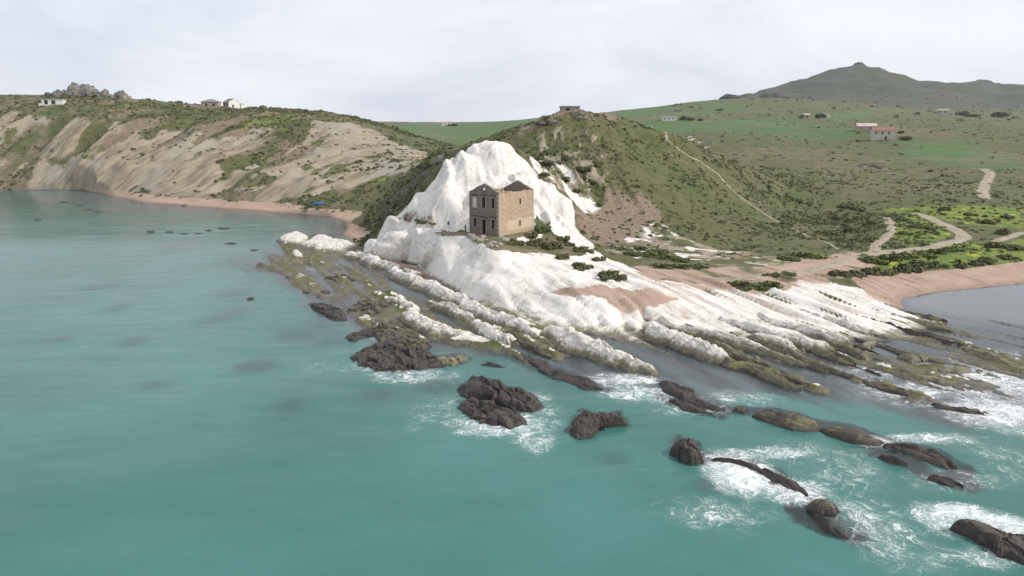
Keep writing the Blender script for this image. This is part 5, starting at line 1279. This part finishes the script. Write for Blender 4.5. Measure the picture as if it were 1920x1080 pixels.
# ------------------------------------------------------------------ tracks laid over the ground
M_TRACK = simple('pale_dirt_track', (0.31, 0.265, 0.20), 0.25, 0.8, 0.95, 0.6)
TLAB = ['pale dirt track looping from the beach flats up to the right', 'short pale branch track climbing beside the looping one', 'thin footpath crossing the face of the central hill', 'short dirt road climbing the far right field', 'sandy track running along the top of the white apron', 'pale track entering from the right edge']
for w, (pts, hw), lb in zip(TRACKW, TRACKS, TLAB):
    w = np.array(w); d = np.r_[0, np.cumsum(np.hypot(np.diff(w[:, 0]), np.diff(w[:, 1])))]
    n = int(d[-1] / 0.7); s = np.linspace(0, d[-1], n)
    ker = np.ones(7) / 7
    cx = np.convolve(np.pad(np.interp(s, d, w[:, 0]), 3, mode='edge'), ker, 'valid'); cy = np.convolve(np.pad(np.interp(s, d, w[:, 1]), 3, mode='edge'), ker, 'valid')
    tx_, ty_ = np.gradient(cx), np.gradient(cy); L = np.hypot(tx_, ty_) + 1e-9
    m = 9; k_ = np.linspace(-1, 1, m)
    jw = hw * (0.6 + 0.5 * fbm(s / 3.0, s * 0, 3, 501))
    jj = (fbm(s[:, None] / 0.9, k_[None] * 3 + 0 * s[:, None], 3, 503) - 0.5) * 0.5 * hw
    off_ = k_[None] * jw[:, None] + jj
    px = cx[:, None] - (ty_ / L)[:, None] * off_; py = cy[:, None] + (tx_ / L)[:, None] * off_
    pz = height(px, py) + 0.07 - 0.16 * np.abs(k_[None]) ** 4
    ii = np.arange(n * m).reshape(n, m)
    F = np.stack([ii[:-1, :-1], ii[:-1, 1:], ii[1:, 1:], ii[1:, :-1]], -1).reshape(-1, 4)[:, ::-1]
    tag(link(bpy.data.objects.new('path', np_mesh('path', np.stack([px, py, pz], -1).reshape(-1, 3), F, M_TRACK))), lb, None, None, 'structure')

# ------------------------------------------------------------------ vegetation
def leaf_material(name, a, b, c3):
    t = NT(name)
    oi = t.n.new('ShaderNodeObjectInfo')
    n = t.noise(1.3, 3, 0.6); n2 = t.noise(0.12, 3, 0.6)
    c = t.mix(t.ss(n, 0.35, 0.65), a, b)
    c = t.mix(t.math('MULTIPLY', t.ss(n2, 0.4, 0.6), 0.6), c, c3)
    c = t.mix(t.math('MULTIPLY', oi.outputs['Random'], 0.35), c, c3)
    return t.done(t.bsdf(c, 0.8, None, 0.15))
M_LEAF = leaf_material('shrub_leaves', (0.068, 0.080, 0.030), (0.110, 0.120, 0.050), (0.112, 0.104, 0.054))
M_LEAFG = leaf_material('green_leaves', (0.075, 0.108, 0.030), (0.115, 0.145, 0.045), (0.105, 0.105, 0.045))
M_SCRUB = leaf_material('scrub_leaves', (0.082, 0.098, 0.038), (0.115, 0.130, 0.052), (0.128, 0.120, 0.060))
M_BARK = simple('bark', (0.12, 0.09, 0.065), 0.3, 4)
def leaf_cloud(n, seed, rx=1.0, ry=1.0, rz=0.75, size=0.2, lift=0.0, lobes=7):
    r = np.random.RandomState(seed)
    lc = r.normal(0, 0.45, (lobes, 3)) * [1, 1, 0.5]; lc[:, 2] = np.abs(lc[:, 2]) * 0.9 + 0.15
    lr = r.uniform(0.35, 0.62, lobes)
    k = r.randint(0, lobes, n)
    dv = r.normal(0, 1, (n, 3)); dv /= np.linalg.norm(dv, axis=1, keepdims=True)
    c = lc[k] + dv * lr[k][:, None] * r.uniform(0.55, 1.08, n)[:, None]
    c[:, 2] = np.abs(c[:, 2])
    a = r.normal(0, 1, (n, 3)); a -= (a * dv).sum(1, keepdims=True) * dv * 0.6; a /= np.linalg.norm(a, axis=1, keepdims=True)
    b = np.cross(dv, a); b /= np.linalg.norm(b, axis=1, keepdims=True) + 1e-9
    s = size * r.uniform(0.6, 1.3, n)[:, None]
    q_ = np.stack([c - a * s - b * s * .6, c + a * s - b * s * .6, c + a * s * .7 + b * s * .8, c - a * s * .7 + b * s * .8], 1)
    q_ = q_ * [rx, ry, rz]; q_[:, :, 2] += lift
    return q_.reshape(-1, 3), np.arange(n * 4).reshape(n, 4)
SHRUBM = [np_mesh('shrub', *leaf_cloud(520, 600 + i, 1, 1, 0.85, 0.17), M_LEAF, False) for i in range(4)]
SHRUBG = [np_mesh('shrub', *leaf_cloud(420, 620 + i, 1, 1, 0.55, 0.17, lobes=10), M_LEAFG, False) for i in range(3)]
def shrub(u, v, wpx, label, group=None, kind='M', asp=1.0, seed=0, dmin=60):
    g = on_ground(u, v, dmin)
    s = wpx * g[1] / FPX / 2 * 1.05
    me = (SHRUBM if kind == 'M' else SHRUBG)[seed % (4 if kind == 'M' else 3)]
    o = bpy.data.objects.new('shrub', me)
    o.location = (g[0], g[1] + s * 0.5, g[2] - 0.1 * s)
    o.scale = (s, s * asp, s); o.rotation_euler = (0, 0, (seed * 1.7) % 6.28 if asp == 1.0 else 0)
    return tag(link(o), label, 'shrub', group)
ORD = ['leftmost', 'second', 'third', 'fourth', 'fifth', 'sixth', 'seventh', 'eighth', 'ninth', 'tenth', 'eleventh', 'twelfth', 'thirteenth', 'fourteenth', 'fifteenth', 'sixteenth', 'seventeenth', 'eighteenth', 'nineteenth', 'twentieth']
def ordinal(i): return ORD[i] if i == 0 else ORD[i] + ' from left'
N = [(797,421,20,'dark scrubby bush in the grey gully left of the terrace'),(783,417,14,'smaller scrubby bush left of the one in the grey gully'),(810,424,15,'low bush between the grey gully and the terrace'),(815,462,14,'dark leaf clump standing in for the shaded slot on the white bulge below the terrace'),(1012,436,30,'dark shrub against the right-hand corner of the stone house'),(990,448,26,'bush at the foot of the house side wall'),(966,461,34,'low green bush under the near corner of the house'),  # clump in the slot is added to darken that crevice
     (1007,462,36,'bush in the thicket below the house, left end'),(1030,466,38,'bush in the thicket below the house, right end'),(1052,452,24,'rounded bush between house thicket and white slope'),(1068,462,22,'bush on the edge of the white slope below the house'),
     (1092,474,32,'bush in the middle of the white strip below the house'),(1050,486,26,'flat bush on the white rock just below the thicket'),(1120,490,24,'small bush right of the white strip'),
     (1095,508,40,'dark bush alone on the white apron, upper one'),(1146,525,44,'dark bush alone on the white apron, lower one')]
for i, (u, v, w, lb) in enumerate(N): shrub(u, v, w, lb, None, 'G' if u < 830 else 'M', 0.8, i)
CLF = [(1024,332,16),(1060,340,17),(1093,322,20),(1092,336,18),(1028,293,20),(1028,310,18),(1080,360,14),(1050,310,14),(1010,300,14),(1110,345,16),(1066,300,16),(1120,310,16),(1125,385,16)]
for i, (u, v, w) in enumerate(sorted(CLF)): shrub(u, v, w * 1.35, ordinal(i) + ', dark round bush clinging to the pale cliff behind the house', 'bushes on the pale cliff', 'M', 1.0, i + 20)
ROW = [(1564,516,26),(1588,519,32),(1614,521,34),(1647,517,40),(1670,515,26),(1701,511,48),(1737,504,40),(1758,503,34),(1801,503,28),(1830,498,26),(1860,494,30),(1895,488,28)]
for i, (u, v, w) in enumerate(sorted(ROW)): shrub(u, v, w, ordinal(i) + ', rounded dark shrub in the row above the right-hand beach', 'shrubs above the right-hand beach', 'M', 0.9, i + 40)
LOWP = [(1185,478,34),(1215,482,40),(1245,486,40),(1275,490,34),(1200,470,30),(1235,474,34),(1165,470,26),(1240,503,36),(1275,504,36),(1310,504,34)]
for i, (u, v, w) in enumerate(sorted(LOWP)): shrub(u, v, w, ordinal(i) + ', low spreading bush at the foot of the central hill', 'low bushes at the hill foot', 'G', 0.8, i + 60)
PATCH = [(1390,538,40),(1420,541,44),(1448,538,40),(1455,520,30),(1480,517,26),(1400,546,30)]
for i, (u, v, w) in enumerate(sorted(PATCH)): shrub(u, v, w, ordinal(i) + ', bright green low bush in the patch on the sandy flat', 'green patch on the sandy flat', 'G', 0.8, i + 80)
LUSH = [(1640,492,50),(1668,490,44),(1700,486,44),(1735,482,40),(1756,477,36),(1790,472,34),(1480,488,40),(1510,482,36),(1535,486,30)]
for i, (u, v, w) in enumerate(sorted(LUSH)): shrub(u, v, w, ordinal(i) + ', green bush beside the pale track behind the right-hand beach', 'green bushes beside the track', 'G', 0.8, i + 100)
SOLO = [(1578,412,22),(1582,390,18),(1606,394,16),(1520,385,14),(1500,380,12),(1740,430,18),(1700,440,18),(1850,420,24),(1820,405,20),(1890,410,22),(1640,420,18),(1600,432,20),(1560,440,18),(1480,400,14),(1770,395,20),(1880,440,26),(1870,465,30),(1905,470,28),(1690,415,16),(1715,428,16)]
for i, (u, v, w) in enumerate(sorted(SOLO)): shrub(u, v, w, ordinal(i) + ', dark bush dotted over the slope behind the right-hand beach', 'bushes dotted on the right-hand slope', 'M', 1.0, i + 120)

def tree(u, v, hpx, wpx, label, seed, dmin=300):
    g = on_ground(u, v, dmin); k_ = g[1] / FPX
    h, w = hpx * k_, wpx * k_ / 2
    e_ = tag(empty('tree', (g[0], g[1], g[2] - 0.2)), label, 'tree', 'trees by the hill farms')
    me = np_mesh('crown', *leaf_cloud(420, seed, w, w, h * 0.62, 0.19, h * 0.18, 9), M_LEAF, False)
    link(bpy.data.objects.new('crown', me), e_)
    t_ = MB(); r0 = h * 0.045
    ring = lambda r, z, dx=0: [(r * math.cos(a) + dx, r * math.sin(a), z) for a in [i * math.pi / 4 for i in range(8)]]
    t_.poly(ring(r0, 0) + ring(r0 * .6, h * .55, r0), [(i, (i + 1) % 8, 8 + (i + 1) % 8, 8 + i) for i in range(8)])
    for a in (0.5, 2.6, 4.6):
        c_, s_ = math.cos(a), math.sin(a)
        q0 = [(r0 * .4 * math.cos(b), r0 * .4 * math.sin(b), h * .35) for b in (0, 2.1, 4.2)]; q1 = [(w * .5 * c_ + r0 * .2 * math.cos(b), w * .5 * s_ + r0 * .2 * math.sin(b), h * .65) for b in (0, 2.1, 4.2)]
        t_.poly(q0 + q1, [(0, 1, 4, 3), (1, 2, 5, 4), (2, 0, 3, 5)])
    t_.build('trunk', M_BARK, e_)
for i, a in enumerate([(1535,222,12,22,'dark round tree between the two tiny cottages'),(1282,225,9,16,'dark tree just right of the white bungalow'),(1296,226,8,14,'second dark tree right of the white bungalow'),(1312,226,6,14,'third and lowest dark tree right of the white bungalow'),(1875,220,14,24,'dark square-topped tree near the right edge below the mountain'),
        (1806,217,11,22,'dark tree right of the ruined farm, nearer one'),(1826,219,7,24,'dark low tree right of the ruined farm, farther one'),(1700,262,9,20,'dark tree at the white gable end of the farmhouse'),(1690,250,7,12,'small tree behind the red-roofed farmhouse'),(1504,221,8,10,'small dark tree left of the tiny pale cottage'),
        (848,236,5,16,'hedge-like tree beside the distant white farm'),(590,262,0,0,'')]):
    if a[4]: tree(a[0], a[1], a[2], a[3], a[4], 700 + i)

# scrub: uncountable tufts over the slopes
def scrub(name, label, boxes, seed, mat):
    r = np.random.RandomState(seed)
    Vs_, n_t = [], 0
    for (x0, x1, y0, y1, n, s0, s1, kq, test) in boxes:
        x = r.uniform(x0, x1, n * 3); y = r.uniform(y0, y1, n * 3)
        i = np.clip(np.searchsorted(GX, x), 0, nxg - 1); j = np.clip(np.searchsorted(GY, y), 0, nyg - 1)
        cov = (1 - white[j, i]) * (1 - clay[j, i] * 0.95) * (1 - sand[j, i]) * (1 - path[j, i]) * (1 - 0.9 * green[j, i]) * (1 - 0.6 * scree[j, i]) * (sdL[j, i] > 1) * (pad[j, i] > 0.3)
        cl_ = sstep(0.38, 0.60, np.where(x < -20, fbm((0.85 * x - 0.52 * y) / 5, (0.52 * x + 0.85 * y) / 20, 3, 802), fbm(x / 9, y / 9, 3, 801))) * 0.88 + 0.12
        ok = (r.uniform(0, 1, n * 3) < cov * cl_ * test(x, y))
        x, y = x[ok][:n], y[ok][:n]
        z = height(x, y); m = len(x)
        s = r.uniform(s0, s1, m) * (0.6 + 0.8 * vn(x / 4, y / 4, 805))
        dv = r.normal(0, 1, (m, kq, 3)); dv /= np.linalg.norm(dv, axis=-1, keepdims=True); dv[..., 2] = np.abs(dv[..., 2])
        c = np.stack([x, y, z - 0.05], -1)[:, None] + dv * s[:, None, None] * [0.85, 0.85, 0.45] * r.uniform(0.6, 1.1, (m, kq, 1))
        a = r.normal(0, 1, (m, kq, 3)); a /= np.linalg.norm(a, axis=-1, keepdims=True)
        b = np.cross(dv, a)
        ss_ = (s[:, None, None] * 0.42) * r.uniform(0.6, 1.2, (m, kq, 1))
        q_ = np.stack([c - a * ss_ - b * ss_, c + a * ss_ - b * ss_, c + a * ss_ + b * ss_, c - a * ss_ + b * ss_], 2)
        Vs_.append(q_.reshape(-1, 3))
    V_ = np.concatenate(Vs_); F = np.arange(len(V_)).reshape(-1, 4)
    return tag(link(bpy.data.objects.new(name, np_mesh(name, V_, F, mat, False))), label, None, None, 'stuff')
one = lambda x, y: np.ones_like(x)
scrub('scrub', 'low dark scrub growing over the central hill and flats', [(-40, 110, 140, 255, 4200, 0.28, 0.62, 12, one), (60, 260, 140, 330, 3200, 0.3, 0.8, 12, one), (-40, -2, 165, 215, 900, 0.4, 1.0, 12, one)], 901, M_SCRUB)
scrub('scrub', 'dark scrub dotted over the left clay cliffs and upland', [(-280, -20, 225, 420, 6500, 0.45, 1.0, 11, one), (-420, -60, 400, 620, 1800, 0.9, 2.0, 11, one)], 902, M_SCRUB)
scrub('scrub', 'scattered bushes over the farmland slopes under the mountain', [(60, 520, 320, 900, 900, 0.6, 1.4, 10, one), (200, 1300, 900, 1800, 500, 1.5, 3.5, 10, one)], 903, M_SCRUB)

# ------------------------------------------------------------------ small things
def loft_boat():
    g = on_ground(597, 385, 150)
    e_ = tag(empty('boat', (g[0], g[1], g[2] + 0.02), R(8)), 'small bright blue boat on the pink sand below the scrubby slope', 'boat')
    secs = []
    for i in range(9):
        t = i / 8; x = -2.0 + 4.0 * t; w = 0.78 * (1 - abs(2 * t - 1) ** 2.6) ** 0.6 + 0.04; k_ = 0.15 * (2 * t - 1) ** 2
        secs.append([(x, -w, 0.75 + k_), (x, -w * .8, 0.25 + k_), (x, 0, 0.0 + k_ * 1.5), (x, w * .8, 0.25 + k_), (x, w, 0.75 + k_), (x, w * .86, 0.74 + k_), (x, w * .6, 0.32 + k_), (x, 0, 0.2 + k_ * 1.5), (x, -w * .6, 0.32 + k_), (x, -w * .86, 0.74 + k_)])
    m = MB(); n = 10
    m.poly([p for s in secs for p in s], [(a * n + b, (a + 1) * n + b, (a + 1) * n + (b + 1) % n, a * n + (b + 1) % n) for a in range(8) for b in range(n)])
    m.build('hull', simple('blue_boat_paint', (0.03, 0.17, 0.42), 0.2, 3, 0.5), e_, 0, True)
    for x in (-0.8, 0.5): MB().box(x - .12, x + .12, -.62, .62, .52, .57).build('thwart', M_TRIM, e_)
    MB().box(-0.2, 1.3, -0.55, 0.55, 0.6, 1.05).build('tarpaulin', simple('blue_tarpaulin', (0.06, 0.22, 0.45), 0.3, 2, 0.6), e_, 0.12)
loft_boat()
def person(u, v, label, top, trousers, face, lean=0.0, dmin=100):
    g = on_ground(u, v, dmin)
    e_ = tag(empty('person', (g[0], g[1], g[2]), face), label, 'person')
    vs = [(0, 0, .95), (0, 0, 1.15), (0, 0, 1.42), (0, 0.01, 1.52), (0, 0.02, 1.68), (.18, 0, 1.40), (.24, .02, 1.12), (.24, .10, .88), (-.18, 0, 1.40), (-.24, .02, 1.12), (-.24, .06, .86),
          (.10, 0, .90), (.11, .02, .50), (.11, -.02, .08), (.11, .12, .03), (-.10, 0, .90), (-.12, .04, .50), (-.13, -.04, .08), (-.13, .10, .03)]
    es = [(0, 1), (1, 2), (2, 3), (3, 4), (2, 5), (5, 6), (6, 7), (2, 8), (8, 9), (9, 10), (0, 11), (11, 12), (12, 13), (13, 14), (0, 15), (15, 16), (16, 17), (17, 18)]
    rd = [.15, .14, .15, .06, .105, .065, .05, .04, .065, .05, .04, .09, .065, .045, .04, .09, .065, .045, .04]
    me = bpy.data.meshes.new('body'); me.from_pydata(vs, es, [])
    o = link(bpy.data.objects.new('body', me), e_)
    md = o.modifiers.new('skin', 'SKIN')
    for s_, r_ in zip(me.skin_vertices[0].data, rd): s_.radius = (r_, r_ * .8)
    me.skin_vertices[0].data[0].use_root = True
    o.modifiers.new('sub', 'SUBSURF').levels = 1; o.modifiers['sub'].render_levels = 2
    t = NT('clothes'); tc = t.n.new('ShaderNodeTexCoord'); sx = t.n.new('ShaderNodeSeparateXYZ'); t.l.new(tc.outputs['Object'], sx.inputs[0])
    c = t.mix(t.ss(sx.outputs['Z'], .93, .95), trousers, top); c = t.mix(t.ss(sx.outputs['Z'], 1.50, 1.52), c, (.35, .22, .16)); c = t.mix(t.ss(sx.outputs['Z'], 1.70, 1.73), c, (.03, .02, .015))
    me.materials.append(t.done(t.bsdf(c, .9)))
person(841, 431, 'person in dark clothes standing on the terrace left of the house', (.03, .03, .04), (.04, .04, .05), R(200))
person(873, 437, 'person in dark clothes near the left front corner of the house', (.05, .045, .05), (.03, .03, .035), R(120))
# scattered stones in front of the terrace and on the beaches
def stones(label, spots, mat, grp, s0, s1, seed, dmin=60):
    r = random.Random(seed)
    for k, (u, v) in enumerate(sorted(spots)):
        g = on_ground(u, v, dmin); s = r.uniform(s0, s1)
        o = bpy.data.objects.new('boulder', STONE[k % 3]); o.location = (g[0], g[1], g[2] + 0.1 * s); o.scale = (s * r.uniform(.8, 1.4), s, s * r.uniform(.5, .8)); o.rotation_euler[2] = r.uniform(0, 6)
        tag(link(o), ordinal(k) + ', ' + label, 'rock', grp)
def stone_mesh(seed, mat):
    bm = bmesh.new(); bmesh.ops.create_icosphere(bm, subdivisions=3, radius=1.0)
    me = bpy.data.meshes.new('boulder'); bm.to_mesh(me); bm.free()
    P = np.zeros(len(me.vertices) * 3, np.float32); me.vertices.foreach_get('co', P); P = P.reshape(-1, 3)
    f = 0.7 + 0.6 * fbm(P[:, 0] * 1.5 + seed, P[:, 1] * 1.5 + P[:, 2] * 1.1, 3, seed) 
    me.vertices.foreach_set('co', (P * f[:, None]).astype(np.float32).ravel()); me.materials.append(mat)
    return me
STONE = [stone_mesh(41 + i, M_GREYROCK) for i in range(3)]
stones('grey stone in the rubble below the house terrace', [(884,446),(893,449),(902,453),(912,452),(925,456),(930,464),(938,459),(948,452),(905,446),(940,448),(918,462),(955,456)], None, 'rubble below the house', 0.4, 0.9, 5)
stones('dark stone at the water edge of the left-hand pink beach', [(268,381),(276,383),(300,384),(312,386),(330,387),(345,386),(385,390)], None, 'stones on the left beach', 0.5, 1.1, 6)
stones('dark stone at the water edge of the grey right-hand bay', [(1708,560),(1722,556),(1752,552),(1770,550),(1790,549),(1815,546),(1840,543),(1850,541),(1735,553)], None, 'stones in the right-hand bay', 0.25, 0.5, 7)
stones('pale stone on the pink beach left of the blue boat', [(520,384),(528,386),(536,384),(543,388),(552,386)], None, 'stones beside the boat', 0.4, 0.8, 8)

# ------------------------------------------------------------------ haze
M_HAZE = bpy.data.materials.new('haze'); M_HAZE.use_nodes = True
hn = M_HAZE.node_tree.nodes; hn.clear()
ho = hn.new('ShaderNodeOutputMaterial'); hv = hn.new('ShaderNodeVolumePrincipled')
hv.inputs['Color'].default_value = (0.82, 0.89, 1.0, 1); hv.inputs['Density'].default_value = 0.00007; hv.inputs['Anisotropy'].default_value = 0.0
M_HAZE.node_tree.links.new(hv.outputs[0], ho.inputs['Volume'])
mb = MB(); mb.box(-3600, 4200, -1600, 4300, -8.5, 330)
hz = mb.build('haze', M_HAZE); tag(hz, 'thin pale sea haze softening the far hills', None, None, 'stuff')
